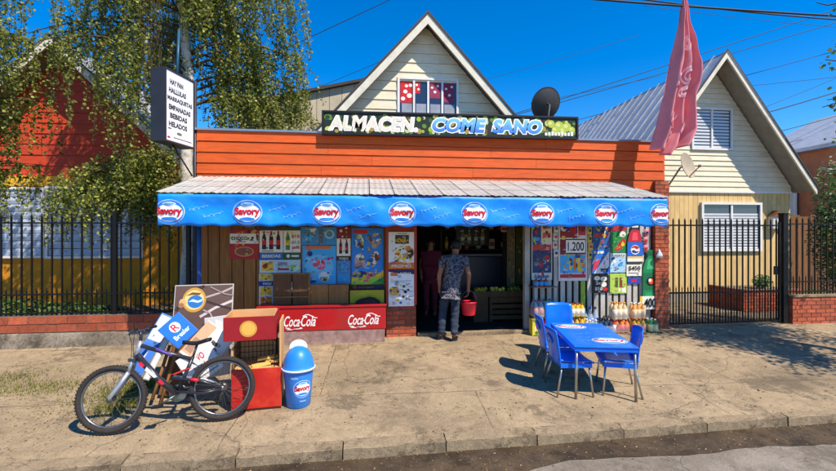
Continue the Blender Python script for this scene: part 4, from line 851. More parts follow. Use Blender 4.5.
b.lathe([(.001, .0), (.16, .0), (.20, .03), (.17, .07), (.10, .10), (.03, .115), (.001, .117)], (a.x, 7.18, P(368, 304.5, 7.18).z), 18, sx=1.1, sy=.35); b2 = b
for v in b.v: v.z += .02 * noise.noise((v.x * 9, v.y * 9, v.z * 9)); v.x += .03 * noise.noise((v.x * 6, 1, v.z * 7))
b.build('folded_cloth', label='crumpled dark cloth lying on the cola bench', cat='cloth')

# ================================================================ GOODS RIGHT OF THE DOOR
def bottle_mesh(b, x, y, z, r, h, body, cap, label, n=10):
    b.lathe([(r * .85, 0), (r, h * .03), (r, h * .25), (r * .9, h * .3), (r, h * .36), (r, h * .62), (r * .75, h * .76), (r * .34, h * .88), (r * .32, h * .93)], (x, y, z), n, body)
    b.lathe([(r * 1.03, h * .14), (r * 1.03, h * .60)], (x, y, z), n, label); b.lathe([(r * .42, h * .92), (r * .42, h), (r * .3, h * 1.005)], (x, y, z), 8, cap)
def pack(name, label, p, nx, ny, r, h, body, cap, lab, wrap, cat='bottle pack', group='drink packs by the picket wall', rz=0, gap=1.02):
    e = empty(name, p, rz, True, label, cat, group)
    for i in range(nx):
        for j in range(ny):
            b = MB(); bottle_mesh(b, (i - (nx - 1) / 2) * 2 * r * gap, (j - (ny - 1) / 2) * 2 * r * gap, 0, r, h, body, cap, lab); b.build('bottle', e)
    if wrap:
        b = MB(wrap); w_ = nx * r * gap + .004; d_ = ny * r * gap + .004; rr = r * .8
        poly = []
        for cx_, cy_, a0 in ((w_ - rr, d_ - rr, 0), (-w_ + rr, d_ - rr, 1), (-w_ + rr, -d_ + rr, 2), (w_ - rr, -d_ + rr, 3)):
            for q in range(4): an = (a0 + q / 3) * math.pi / 2; poly.append((cx_ + rr * math.cos(an), cy_ + rr * math.sin(an)))
        n = len(poly); vs = [(x, y, z) for z in (0.02, h * .66) for x, y in poly]; b.add(vs, [(i, (i + 1) % n, n + (i + 1) % n, n + i) for i in range(n)]); b.build('wrap', e)
    return e
CLR = mat('clear_plastic', (190, 206, 214), .12, var=.1, spec=.7, alpha=.55); FILM = mat('shrink_film', (220, 226, 230), .1, var=.1, alpha=.22, spec=.8)
YLQ = mat('yellow_drink', (230, 180, 30), .15, var=.08, spec=.6); ORQ = mat('orange_drink', (214, 128, 52), .15, var=.08, spec=.6); DKQ = mat('dark_drink', (40, 24, 20), .15, var=.1, spec=.6); BLQ = mat('blue_tinted_bottle', (110, 150, 190), .15, spec=.7, alpha=.7)
YG = 7.2
def at(u, Y=YG, z=None): p = P(u, 300, Y); return Vector((p.x, Y, gz(Y) if z is None else z))
# crate of yellow and red pouches at the door post, with a stack of clear bottles over it
cr = empty('carton', at(536, 7.2), label='yellow printed carton on the ground by the door post', cat='carton', group='printed cartons')
def carton(e, w, d, h, m, shapes):
    o = W[e]; b = MB(m); b.box(o.x - w / 2, o.x + w / 2, o.y - d / 2, o.y + d / 2, o.z, o.z + h); b.build('box', e, bevel=.006); f = Fr((o.x - w / 2, o.y - d / 2, o.z)); b = MB()
    for i, s in enumerate(shapes):
        z = .001 + i * .0004
        if s[0] == 'r': b.rect(f, s[1] * w, s[2] * h, s[3] * w, s[4] * h, z, s[5])
        else: b.ell(f, s[1] * w, s[2] * h, s[3] * w, s[4] * h, z, s[5], 14)
    b.build('print', e)
carton(cr, .20, .16, .30, C(220, 200, 60), [('r', 0, .84, 1, 1, C(120, 140, 60)), ('e', .5, .45, .3, .26, CR), ('e', .5, .42, .2, .2, YEL), ('e', .4, .2, .16, .1, GRNI), ('r', .1, .02, .9, .08, C(60, 100, 40))])
cr = empty('carton', at(547.5, 7.2), label='red printed carton beside the yellow one', cat='carton', group='printed cartons')
carton(cr, .15, .16, .29, C(190, 30, 34), [('e', .5, .5, .32, .3, C(40, 30, 34)), ('e', .45, .55, .2, .16, CR), ('r', .1, .86, .9, .96, CR)])
zsh = at(540).z + .34
sh_ = empty('goods_shelf', (at(541).x, 7.25, at(541).z), label='narrow wire shelf with water bottles at the door post', cat='shelf')
b = MB(mat('grey_wire', (120, 120, 122), .4, metal=.6)); xs0, xs1 = P(531, 300, 7.25).x, P(556, 300, 7.25).x
for z in (zsh - .02, zsh + .52): b.box(xs0, xs1, 7.14, 7.37, z - .012, z)
b.build('shelf_board', sh_)
for x_ in (xs0 + .015, xs1 - .015):
    for y_ in (7.15, 7.36): b = MB(mat('grey_wire', (120, 120, 122))); b.tube([(x_, y_, at(541).z), (x_, y_, zsh + .55)], .007, 6); b.build('upright', sh_)
pack('water_pack', 'clear water bottles with green label on the wire shelf', (P(548, 300, 7.24).x, 7.24, zsh - .018), 2, 2, .05, .30, CLR, C(30, 120, 60), C(60, 140, 60), FILM)
pack('water_pack', 'clear water bottles with red label on the wire shelf', (P(537, 300, 7.24).x, 7.24, zsh - .018), 2, 2, .05, .30, CLR, C(200, 60, 60), C(200, 120, 120), FILM)
pack('snack_jars', 'row of small mixed jars on the top of the wire shelf', (P(541, 300, 7.25).x, 7.25, zsh + .522), 3, 1, .045, .14, C(180, 80, 60), NAVY, SKY, None, cat='jars')
pack('drink_pack', 'yellow drink bottles behind the blue table', at(578, 7.1), 4, 2, .045, .34, YLQ, C(30, 120, 50), C(240, 220, 90), FILM)
pack('drink_pack', 'upper yellow drink bottles stacked on the others', at(576, 7.1, gz(7.1) + .345), 3, 2, .043, .24, YLQ, C(200, 60, 30), CR, FILM)
pack('drink_pack', 'clear bottles with white labels beside the yellow bottles', at(591, 6.98), 2, 2, .055, .32, CLR, C(220, 220, 220), CR, FILM)
pack('drink_pack', 'dark blue bottles in film beside the clear ones', at(604, 7.0), 3, 2, .046, .32, C(40, 60, 84), BLACK, C(60, 90, 130), FILM)
pack('drink_pack', 'orange bottles in film on the lower row by the pickets', at(620, 7.22), 3, 2, .047, .24, ORQ, RED, C(210, 50, 34), FILM)
pack('drink_pack', 'upper cream bottles with orange caps against the pickets', at(618, 7.22, gz(7.22) + .245), 3, 2, .046, .31, C(224, 190, 140), C(230, 150, 60), C(234, 214, 180), FILM)
pack('drink_pack', 'lower yellow bottles with red labels nearest the brick pillar', at(637, 7.22), 3, 2, .042, .24, YLQ, RED, C(216, 120, 40), FILM)
pack('drink_pack', 'upper tan bottles nearest the brick pillar', at(637, 7.22, gz(7.22) + .245), 3, 2, .042, .29, C(226, 160, 80), WHITE, C(230, 196, 140), FILM)
pack('drink_pack', 'small green bottles in film at the foot of the green bottle board', at(651, 7.2), 2, 2, .045, .24, C(60, 130, 70), WHITE, C(200, 210, 120), FILM)
pack('drink_pack', 'short white bottles in film in front of the dark blue ones', at(596, 6.9), 2, 1, .05, .22, C(214, 218, 222), C(60, 110, 190), C(150, 180, 220), FILM)
pack('drink_pack', 'tall amber bottles against the pickets left of the yellow ones', at(565, 7.25), 2, 2, .05, .42, C(150, 90, 40), RED, CR, FILM)
pack('drink_pack', 'clear bottles with blue labels stacked behind the yellow ones', at(590, 7.28), 3, 1, .05, .46, CLR, C(40, 90, 190), C(70, 120, 210), FILM)
pack('drink_pack', 'small red bottles in film between the orange and blue ones', at(610, 7.22), 2, 2, .045, .26, C(170, 40, 44), WHITE, CR, FILM)
for k_, (u, v, lab, c1) in enumerate(((555.5, 224, 'strip of white snack bags hanging left of the 1.200 poster', C(214, 206, 196)), (590, 226, 'strip of yellow snack bags hanging right of the 1.200 poster', C(214, 180, 70)), (646, 228, 'strip of pink snack bags hanging above the green bottle board', C(206, 120, 130)))):
    e = empty('snack_strip', P(u, v, YW - .05), label=lab, cat='snack bags'); p = P(u, v, YW - .05); rnd = random.Random(k_)
    for q in range(4 if k_ < 2 else 3):
        b = MB(c1); z = p.z - .02 - q * .15; x = p.x + rnd.uniform(-.015, .015); n = 6; vs = []
        for i in range(n + 1):
            for j in range(n + 1):
                s_, t_ = i / n * 2 - 1, j / n; th = .022 * (1 - s_ * s_) * math.sin(math.pi * t_); vs.append((x + s_ * .045 + rnd.uniform(-.003, .003), YW - .05 - th, z - t_ * .135))
        b.add(vs, [(i * (n + 1) + j, i * (n + 1) + j + 1, (i + 1) * (n + 1) + j + 1, (i + 1) * (n + 1) + j) for i in range(n) for j in range(n)], c1, True); b.rect(Fr((x, YW - .075, z - .09)), -.022, 0, .022, .045, 0, rnd.choice([RED, NAVY, GRNI])); b.build('bag', e)
    b = MB(WHITE); b.tube([p + Vector((0, 0, .1)), p - Vector((0, 0, .6 if k_ < 2 else .45))], .003, 4); b.build('cord', e)
p = P(659.5, 258, YW - .13)
b = MB(C(190, 200, 214, .3)); b.lathe([(.001, 0), (.05, .01), (.07, .05), (.05, .10), (.02, .13), (.012, .16)], p, 9, sx=1, sy=.5)
for v in b.v: v.x += .03 * noise.noise((v.x * 18, 0, v.z * 18))
b.build('plastic_bag', label='small clear bag tied on the brick pillar', cat='bag')

# ================================================================ INSIDE THE SHOP
def shelf_unit(x0, x1, y, levels, label, name='shelf_unit', d=.35):
    e = empty(name, ((x0 + x1) / 2, y, .015), label=label, cat='shelf'); m = mat('old_brown_shelf', (62, 46, 32), .7, var=.2)
    for z in levels: b = MB(m); b.box(x0, x1, y - d / 2, y + d / 2, z - .025, z); b.build('shelf_board', e)
    for x in (x0, x1): b = MB(m); b.box(x - .02, x + .02, y - d / 2, y + d / 2, .015, levels[-1] + .3); b.build('upright', e)
    return e
xa, xb = P(440, 250, 9.7).x, P(525, 250, 9.7).x
shelf_unit(xa, xb, 9.7, (.5, .95, 1.4, 1.85), 'tall brown shelf of goods at the back of the shop')
random.seed(21); k = 0; CN = {YEL.name: 'yellow', C(150, 120, 60).name: 'ochre', RED.name: 'red', C(200, 190, 160).name: 'cream', C(60, 90, 50).name: 'green', DBLUE.name: 'blue', C(170, 150, 90).name: 'khaki', TAN.name: 'tan'}
for z in (.5, .95, 1.4, 1.85):
    x = xa + .1; used = set()
    while x < xb - .12:
        h = random.uniform(.16, .30); w_ = random.uniform(.07, .14); pal = [q for q in [YEL, C(150, 120, 60), RED, C(200, 190, 160), C(60, 90, 50), DBLUE, C(170, 150, 90), TAN] if q.name not in used]; c_ = random.choice(pal or [TAN]); used.add(c_.name)
        k += 1; lv = {.5: 'lowest', .95: 'second', 1.4: 'third', 1.85: 'top'}[z]; b = MB()
        if random.random() < .5: bottle_mesh(b, x + w_ / 2, 9.62, z, w_ / 2, h, c_, CR, random.choice([CR, YEL, RED]), 8); nm, ct = 'bottle', 'bottle'
        else: b.box(x, x + w_, 9.56, 9.7, z, z + h, c_); b.rect(Fr((x, 9.56, z)), .01, h * .3, w_ - .01, h * .7, .001, random.choice([CR, RED, NAVY])); nm, ct = 'food_box', 'box'
        b.build(nm, label='small %s %s among goods on the %s level of the back shelf' % (CN[c_.name], nm.replace('_', ' '), lv), cat=ct, group='%s on the %s level of the back shelf' % ({'bottle': 'bottles', 'food_box': 'food boxes'}[nm], lv)); x += w_ + random.uniform(.05, .2)
# counter of crates and produce right of the man
xa, xb = P(487, 280, 8.3).x, P(524, 280, 8.3).x
cn = empty('produce_stand', ((xa + xb) / 2, 8.3, .015), label='low wooden produce stand inside the doorway', cat='stand'); OW = mat('old_crate_wood', (88, 66, 42), .8, var=.25, objvar=.15)
for z in (.06, .17, .28, .39): b = MB(OW); b.box(xa, xb, 8.1, 8.12, z, z + .08); b.build('slat', cn)
for x_ in (xa + .03, xb - .03): b = MB(OW); b.box(x_ - .03, x_ + .03, 8.12, 8.16, .015, .5); b.build('leg', cn)
b = MB(OW); b.box(xa, xb, 8.1, 8.55, .47, .5); b.build('top', cn)
zt_ = .502
for (u, lab, c_, n) in ((480, 'crate of yellow fruit beside the bucket', C(190, 160, 40), 26), (497, 'crate of pale yellow fruit on the produce stand', C(214, 196, 80), 26), (514, 'crate of green fruit at the right of the produce stand', C(120, 140, 50), 26)):
    p = P(u, 275, 8.25); z0 = zt_ if u > 485 else .502; e = empty('fruit_crate', (p.x, 8.25, z0), label=lab, cat='crate', group='fruit crates inside the shop')
    if u < 485: bq = MB(OW); bq.box(p.x - .16, p.x + .13, 8.12, 8.4, .015, .50); bq.build('box_stand', label='small wooden stand under the crate of yellow fruit', cat='stand')
    for s in (-1, 1): b = MB(OW); b.box(p.x - .17, p.x + .17, 8.25 + s * .13 - .008, 8.25 + s * .13 + .008, z0, z0 + .12); b.build('side_board', e)
    for s in (-1, 1): b = MB(OW); b.box(p.x + s * .17 - .008, p.x + s * .17 + .008, 8.125, 8.375, z0, z0 + .12); b.build('end_board', e)
    for q in range(n): b = MB(mat('fruit_%d' % u, (0, 0, 0)) if False else c_); r_ = .042; b.lathe([(.001, -r_), (r_ * .7, -r_ * .7), (r_, 0), (r_ * .7, r_ * .7), (.001, r_)], (p.x + random.uniform(-.12, .12), 8.25 + random.uniform(-.09, .09), z0 + .06 + random.uniform(0, .1)), 8); b.build('fruit', e)
# blue sacks / drinks cooler behind the man and wall pictures
a = P(460, 300, 8.9); b = MB(mat('navy_cooler', (18, 22, 40), .35, var=.1)); e = empty('drinks_cooler', (a.x + .35, 9.0, .015), label='dark blue chest cooler behind the man in the shop', cat='cooler')
b.box(a.x - .2, a.x + 1.3, 8.8, 9.25, .015, 1.28); b.build('body', e, bevel=.02); b = MB(C(90, 92, 94)); b.box(a.x - .21, a.x + 1.31, 8.79, 9.26, 1.283, 1.32); b.build('lid', e)
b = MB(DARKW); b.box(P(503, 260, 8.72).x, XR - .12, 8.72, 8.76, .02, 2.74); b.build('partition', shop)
poster(507, 222, 515, 290, 'tall narrow yellowed notice inside the right of the doorway', C(150, 130, 100), [('c', .1, .05, .9, .95, [RED, C(120, 100, 70), YEL, BRN], 41, 18)], Y=8.714, group='notices inside the shop')
poster(516, 224, 525, 285, 'tall dark green notice inside by the door post', C(90, 96, 50), [('c', .1, .05, .9, .95, [LIM, BRN, YEL, C(60, 50, 30)], 42, 18)], Y=8.714, group='notices inside the shop')
poster(501, 223, 508, 232, 'small pale paper hanging at the top of the doorway', C(220, 200, 160), [('r', .1, .2, .9, .5, RED)], Y=8.714, group='notices inside the shop')
poster(456, 226, 489, 246, 'framed board of bottles high inside the shop', C(50, 54, 40), [('b', .2, .1, .3, .7, C(120, 130, 60), CR), ('b', .4, .1, .3, .7, C(140, 140, 70), CR), ('b', .6, .1, .3, .7, C(110, 120, 50), CR), ('b', .8, .1, .3, .7, C(150, 150, 90), CR)], Y=9.5, group='notices inside the shop', name='framed_board', cat='board')
# ================================================================ PEOPLE
def skin_mesh(name, joints, edges, root, mats, sub=2, wr=0):
    names = list(joints); me = bpy.data.meshes.new(name); me.from_pydata([joints[k][:3] for k in names], [(names.index(a), names.index(b)) for a, b in edges], [])
    o = bpy.data.objects.new(name, me); col.objects.link(o); o.modifiers.new('s', 'SKIN'); m = o.modifiers.new('d', 'SUBSURF'); m.levels = sub; m.render_levels = sub
    for i, k in enumerate(names):
        r = joints[k][3]; sv_ = me.skin_vertices[0].data[i]; sv_.radius = r if isinstance(r, tuple) else (r, r); sv_.use_root = (k == root)
    dg = bpy.context.evaluated_depsgraph_get(); out = bpy.data.meshes.new_from_object(o.evaluated_get(dg)); out.name = name
    bpy.data.objects.remove(o); out.materials.clear(); out.materials.append(mats)
    for p in out.polygons: p.use_smooth = True; p.material_index = 0
    if wr:                                                     # cloth creases
        ns = [v.normal.copy() for v in out.vertices]
        for v, n_ in zip(out.vertices, ns): v.co += n_ * wr * (noise.noise(Vector((v.co.x * 7, v.co.y * 7, v.co.z * 19))) + .5 * noise.noise(Vector((v.co.x * 15 + v.co.z * 9, v.co.y * 15, v.co.z * 24))))
    return out
def chain(*k): return list(zip(k, k[1:]))
SKIN = mat('brown_skin', (150, 100, 74), .55, var=.06); HAIRM = mat('black_hair', (22, 18, 17), .6, var=.3, scale=30, stretch=(4, 4, 1), bump=.4)
def hand(b, wrist, side, fwd, curl):
    """five fingers rooted in the palm, curling"""
    w = Vector(wrist); dn = Vector((0, 0, -1)); f = Vector(fwd).normalized(); s = Vector(side).normalized()
    for i, l in enumerate((.068, .078, .074, .058)):
        r0 = w + dn * .085 + f * (.032 - i * .021); p1 = r0 + dn * l * .5 + s * curl * .01; p2 = p1 + dn * l * .32 + s * curl * .03; p3 = p2 + dn * l * .12 + s * curl * .04
        b.tube([r0 + Vector((0, 0, .03)), p1, p2, p3], [.0095, .0088, .0078, .005], 6)
    t0 = w + dn * .045 + f * .035; b.tube([t0 - f * .01 + Vector((0, 0, .02)), t0 + f * .018 + dn * .03, t0 + f * .022 + dn * .055 + s * curl * .02, t0 + f * .018 + dn * .068 + s * curl * .03], [.012, .0105, .009, .006], 6)
def person(label, loc, rz, J, shirt_m, trouser_m, shoe_m, dress=False, sleeve=.55, hair_long=False):
    e = empty('person', loc, rz, True, label, 'person')
    body = {k: v for k, v in J.items()}
    E = chain('pel', 'spi', 'che', 'nec', 'hd0', 'hd1', 'hd2') + chain('che', 'shL', 'elL', 'wrL', 'paL') + chain('che', 'shR', 'elR', 'wrR', 'paR') + chain('pel', 'hiL', 'knL', 'anL', 'foL') + chain('pel', 'hiR', 'knR', 'anR', 'foR')
    me = skin_mesh('body', body, E, 'pel', SKIN)
    fh = MB(SKIN); hx, hy, hz = J['hd1'][:3]
    fh.lathe([(.001, -.022), (.016, -.012), (.018, .0), (.010, .03), (.001, .035)], (hx, hy + .098, hz - .01), 8, sy=1.2)            # nose
    for s in (-1, 1): fh.lathe([(.001, -.032), (.016, -.02), (.02, .005), (.015, .028), (.001, .034)], (hx + s * .083, hy - .005, hz - .005), 8, sx=.55)
    for k, s in (('L', -1), ('R', 1)): hand(fh, J['wr' + k][:3], (-s, 0, 0), (0, 1, 0), 1)
    bm = bmesh.new(); bm.from_mesh(me); t = bpy.data.meshes.new('t'); t.from_pydata(fh.v, [], fh.f); bm.from_mesh(t); bm.to_mesh(me); bm.free(); bpy.data.meshes.remove(t)
    for p in me.polygons: p.use_smooth = True
    place('body', me, (0, 0, 0), e)
    b = MB(C(30, 24, 22))
    for s in (-1, 1): b.ell(Fr((hx, hy + .098, hz + .012), (-1, 0, 0), (0, 0, 1), (0, 1, 0)), s * .034, 0, .013, .007, .002)
    b.ell(Fr((hx, hy + .098, hz + .012), (-1, 0, 0), (0, 0, 1), (0, 1, 0)), 0, -.075, .026, .006, .002, C(120, 60, 54)); b.build('face_features', e)
    def lerp(a, b_, t): return tuple(J[a][i] + (J[b_][i] - J[a][i]) * t for i in range(3))
    T = {'hem': (J['pel'][0] - .01, J['pel'][1], J['pel'][2] - .08, (.20, .16)), 'pel': (*J['pel'][:2], J['pel'][2] + .0, (.205, .16)), 'spi': (*J['spi'][:3], (.19, .155)), 'che': (*J['che'][:3], (.19, .14)), 'nec': (J['nec'][0], J['nec'][1], J['nec'][2] - .025, .075)}
    for k in 'LR': T['sh' + k] = (*J['sh' + k][:3], .085); T['el' + k] = (*lerp('sh' + k, 'el' + k, sleeve), .068)
    place('shirt', skin_mesh('shirt', T, chain('hem', 'pel', 'spi', 'che', 'nec') + chain('che', 'shL', 'elL') + chain('che', 'shR', 'elR'), 'pel', shirt_m, 3, .014), (0, 0, 0), e)
    T = {'pel': (*J['pel'][:2], J['pel'][2] - .03, (.125, .115))}
    for k in 'LR':
        T['hi' + k] = (*J['hi' + k][:2], J['hi' + k][2] - .03, .102); T['kn' + k] = (*J['kn' + k][:3], .076); T['an' + k] = (*J['an' + k][:2], J['an' + k][2] - .02, .066)
    place('trousers', skin_mesh('trousers', T, chain('pel', 'hiL', 'knL', 'anL') + chain('pel', 'hiR', 'knR', 'anR'), 'pel', trouser_m, 3, .02), (0, 0, 0), e)
    for k in 'LR':
        a = J['an' + k]; f = J['fo' + k]; S = {'a': (a[0], a[1] - .02, .045, (.048, .045)), 'b': (a[0] * .5 + f[0] * .5, a[1] * .5 + f[1] * .5, .042, (.05, .04)), 'c': (f[0], f[1] + .01, .034, (.048, .032)), 'd': (a[0], a[1] - .01, .10, .045)}
        place('shoe', skin_mesh('shoe', S, [('d', 'a'), ('a', 'b'), ('b', 'c')], 'a', shoe_m), (0, 0, 0), e)
    h = MB(HAIRM); prof = [(.001, -.005), (.06, -.012), (.092, -.045), (.098, -.085), (.092, -.13), (.075, -.165)]
    vs0 = len(h.v); h.lathe([(r, z) for r, z in prof[::-1]], (hx, hy - .008, hz + .125), 16, sx=.92, sy=1.08)
    for v in h.v:
        if v.y > hy + .03 and v.z < hz + .06: v.z = hz + .06 + (v.z - hz - .06) * .1
        v += Vector((noise.noise(v * 30), noise.noise(v * 30 + Vector((5, 0, 0))), 0)) * .006
    place_h = h.build('hair', e)
    if hair_long:
        h = MB(HAIRM); h.lathe([(.05, -.30), (.09, -.2), (.1, -.05), (.08, .08), (.001, .12)], (hx, hy - .04, hz), 14, sx=.95, sy=.6); h.build('hair', e)
    return e
SHIRT = mat('patterned_grey_shirt', (58, 60, 72), .8, var=.5, scale=34, bump=.2)
m_, L_, b_ = None, None, None
N, L, bs_ = nodes_of(SHIRT)
vo = N.new('ShaderNodeTexVoronoi'); vo.inputs['Scale'].default_value = 48; tcn = N.new('ShaderNodeTexCoord'); L.new(tcn.outputs['Object'], vo.inputs['Vector'])
rp = N.new('ShaderNodeValToRGB'); L.new(vo.outputs['Color'], rp.inputs[0]); rp.color_ramp.elements[0].position = .45; rp.color_ramp.elements[0].color = (*lin((44, 44, 60)), 1); rp.color_ramp.elements[1].position = .6; rp.color_ramp.elements[1].color = (*lin((112, 108, 112)), 1); L.new(rp.outputs[0], bs_.inputs['Base Color'])
JEANS = mat('blue_jeans', (40, 52, 68), .85, var=.35, scale=5, bump=.3, bscale=90)
gp = G(449, 339.5)
J = {'pel': (.03, 0, .90, (.15, .12)), 'spi': (.06, .01, 1.10, (.14, .11)), 'che': (.09, .03, 1.32, (.15, .10)), 'nec': (.12, .07, 1.46, .058), 'hd0': (.13, .09, 1.52, .062), 'hd1': (.135, .10, 1.59, (.078, .092)), 'hd2': (.135, .095, 1.655, (.06, .07)),
     'shL': (-.09, .02, 1.37, .062), 'elL': (-.17, -.01, 1.09, .045), 'wrL': (-.15, .06, .86, .03), 'paL': (-.15, .07, .78, (.022, .038)),
     'shR': (.28, .04, 1.37, .062), 'elR': (.345, .0, 1.10, .045), 'wrR': (.35, .08, .86, .03), 'paR': (.35, .085, .78, (.022, .038)),
     'hiL': (-.06, 0, .84, .085), 'knL': (-.10, .06, .47, .058), 'anL': (-.14, -.03, .10, .04), 'foL': (-.18, .12, .04, .035),
     'hiR': (.11, 0, .84, .085), 'knR': (.10, .0, .46, .058), 'anR': (.07, -.12, .10, .04), 'foR': (.13, .02, .04, .035)}
man = person('man in patterned grey shirt and jeans seen from behind at the shop door', (gp.x, gp.y, gz(gp.y) + .005), -.05, J, SHIRT, JEANS, mat('dark_trainer', (60, 54, 52), .6, var=.2))
# red bucket hanging from the man's right hand
bp_ = Vector((gp.x + .37, gp.y + .09, gz(gp.y) + .40))
bk = empty('red_bucket', bp_, label='bright red plastic bucket carried by the man', cat='bucket')
RB_ = mat('bright_red_plastic', (226, 40, 60), .35, var=.05); 
b = MB(RB_); b.lathe([(.001, .004), (.105, .0), (.11, .01), (.14, .215), (.15, .22), (.15, .235), (.138, .235), (.105, .012), (.001, .012)], bp_, 24); b.build('shell', bk)
b = MB(mat('grey_wire', (120, 120, 122))); b.tube([bp_ + Vector((.145 * math.cos(a), 0, .22 + .20 * math.sin(a))) for a in (math.pi * i / 16 for i in range(17))], .004, 6); b.build('handle', bk)
# second person in the dark of the shop
J2 = {k: (v[0] * .5 if k in ('pel', 'spi', 'che', 'nec', 'hd0', 'hd1', 'hd2') else v[0], v[1], v[2], v[3]) for k, v in J.items()}
J2 = {'pel': (0, 0, .88, (.15, .12)), 'spi': (0, 0, 1.06, (.13, .11)), 'che': (0, 0, 1.27, (.14, .10)), 'nec': (0, .01, 1.41, .052), 'hd0': (0, .02, 1.46, .058), 'hd1': (0, .025, 1.53, (.074, .088)), 'hd2': (0, .02, 1.59, (.058, .066)),
      'shL': (-.17, 0, 1.32, .056), 'elL': (-.22, 0, 1.06, .04), 'wrL': (-.16, .14, .92, .028), 'paL': (-.14, .18, .86, (.02, .034)), 'shR': (.17, 0, 1.32, .056), 'elR': (.22, 0, 1.06, .04), 'wrR': (.19, .1, .85, .028), 'paR': (.19, .11, .77, (.02, .034)),
      'hiL': (-.085, 0, .82, .082), 'knL': (-.09, .02, .46, .055), 'anL': (-.09, 0, .10, .038), 'foL': (-.10, .15, .04, .034), 'hiR': (.085, 0, .82, .082), 'knR': (.09, .02, .46, .055), 'anR': (.09, 0, .10, .038), 'foR': (.10, .15, .04, .034)}
PKT = mat('pink_print_dress', (104, 30, 48), .85, var=.45, scale=22)
p = P(430.5, 300, 8.9); person('person in a pink top standing in the dark of the shop', (p.x, 8.9, .02), math.pi - .2, J2, PKT, PKT, mat('dark_trainer', (60, 54, 52)), hair_long=True)

# ================================================================ BLUE TABLE AND CHAIRS
BLP = mat('bright_blue_plastic', (6, 108, 226), .32, var=.05, scale=3, dirt=(90, 140, 196), dirtamt=.30, dirtscale=5, coat=.1, bump=.06, bscale=14)
ALU = mat('satin_aluminium', (176, 172, 164), .3, metal=.85, var=.08)
TA = Vector((2.43, 4.72, 0)); ta = R(-12); TW, TD, THt = .745, 1.30, .645
tb = empty('blue_table', (TA.x, TA.y, gz(TA.y)), ta, True, 'long blue plastic table with printed badges on the pavement', 'table')
def tlen(x, y):  # pavement height under a leg, relative to the table's own origin
    wx = TA.x + x * math.cos(ta) - y * math.sin(ta); wy = TA.y + x * math.sin(ta) + y * math.cos(ta); return pz(wx, wy) - gz(TA.y)
b = MB(BLP); b.box(0, TW, 0, TD, THt - .022, THt); b.build('table_top', tb, bevel=.012); 
b = MB(BLP); t = .025
for a in ((.012, TW - .012, .012, .012 + t), (.012, TW - .012, TD - .012 - t, TD - .012), (.012, .012 + t, .04, TD - .04), (TW - .012 - t, TW - .012, .04, TD - .04)): b.box(*a, THt - .065, THt - .0225)
b.build('apron', tb)
for x_ in (.04, TW - .04):
    for y_ in (.04, TD - .04): b = MB(ALU); q = -.012 if x_ < .3 else .012; b.tube([(x_, y_, THt - .03), (x_ + q, y_ + (-.01 if y_ < .5 else .01), tlen(x_, y_))], .016, 10); b.build('leg', tb)
ft = Fr((0, 0, THt + .0015), (1, 0, 0), (0, 1, 0), (0, 0, 1)); b = MB(); badge(b, ft, TW * .68, TD * .22, .42, .30, 0, dz=.0006); b.build('badge', tb)
b = MB(); badge(b, ft, TW * .32, TD * .80, .42, .30, 0, dz=.0006); b.build('badge', tb)
b = MB(C(90, 160, 235))
for (x_, y_, l, r_) in ((.1, .25, .22, .4), (.1, .45, .3, .1), (.45, .62, .24, -.2), (.2, .62, .2, .5), (.5, .95, .18, .1)):
    pts = [(x_ + l * k / 20, y_ + .03 * math.sin(k * .9) + r_ * .1 * k / 20) for k in range(21)]; b.stroke(ft, pts, .004, .0005)
b.build('script_lettering', tb)
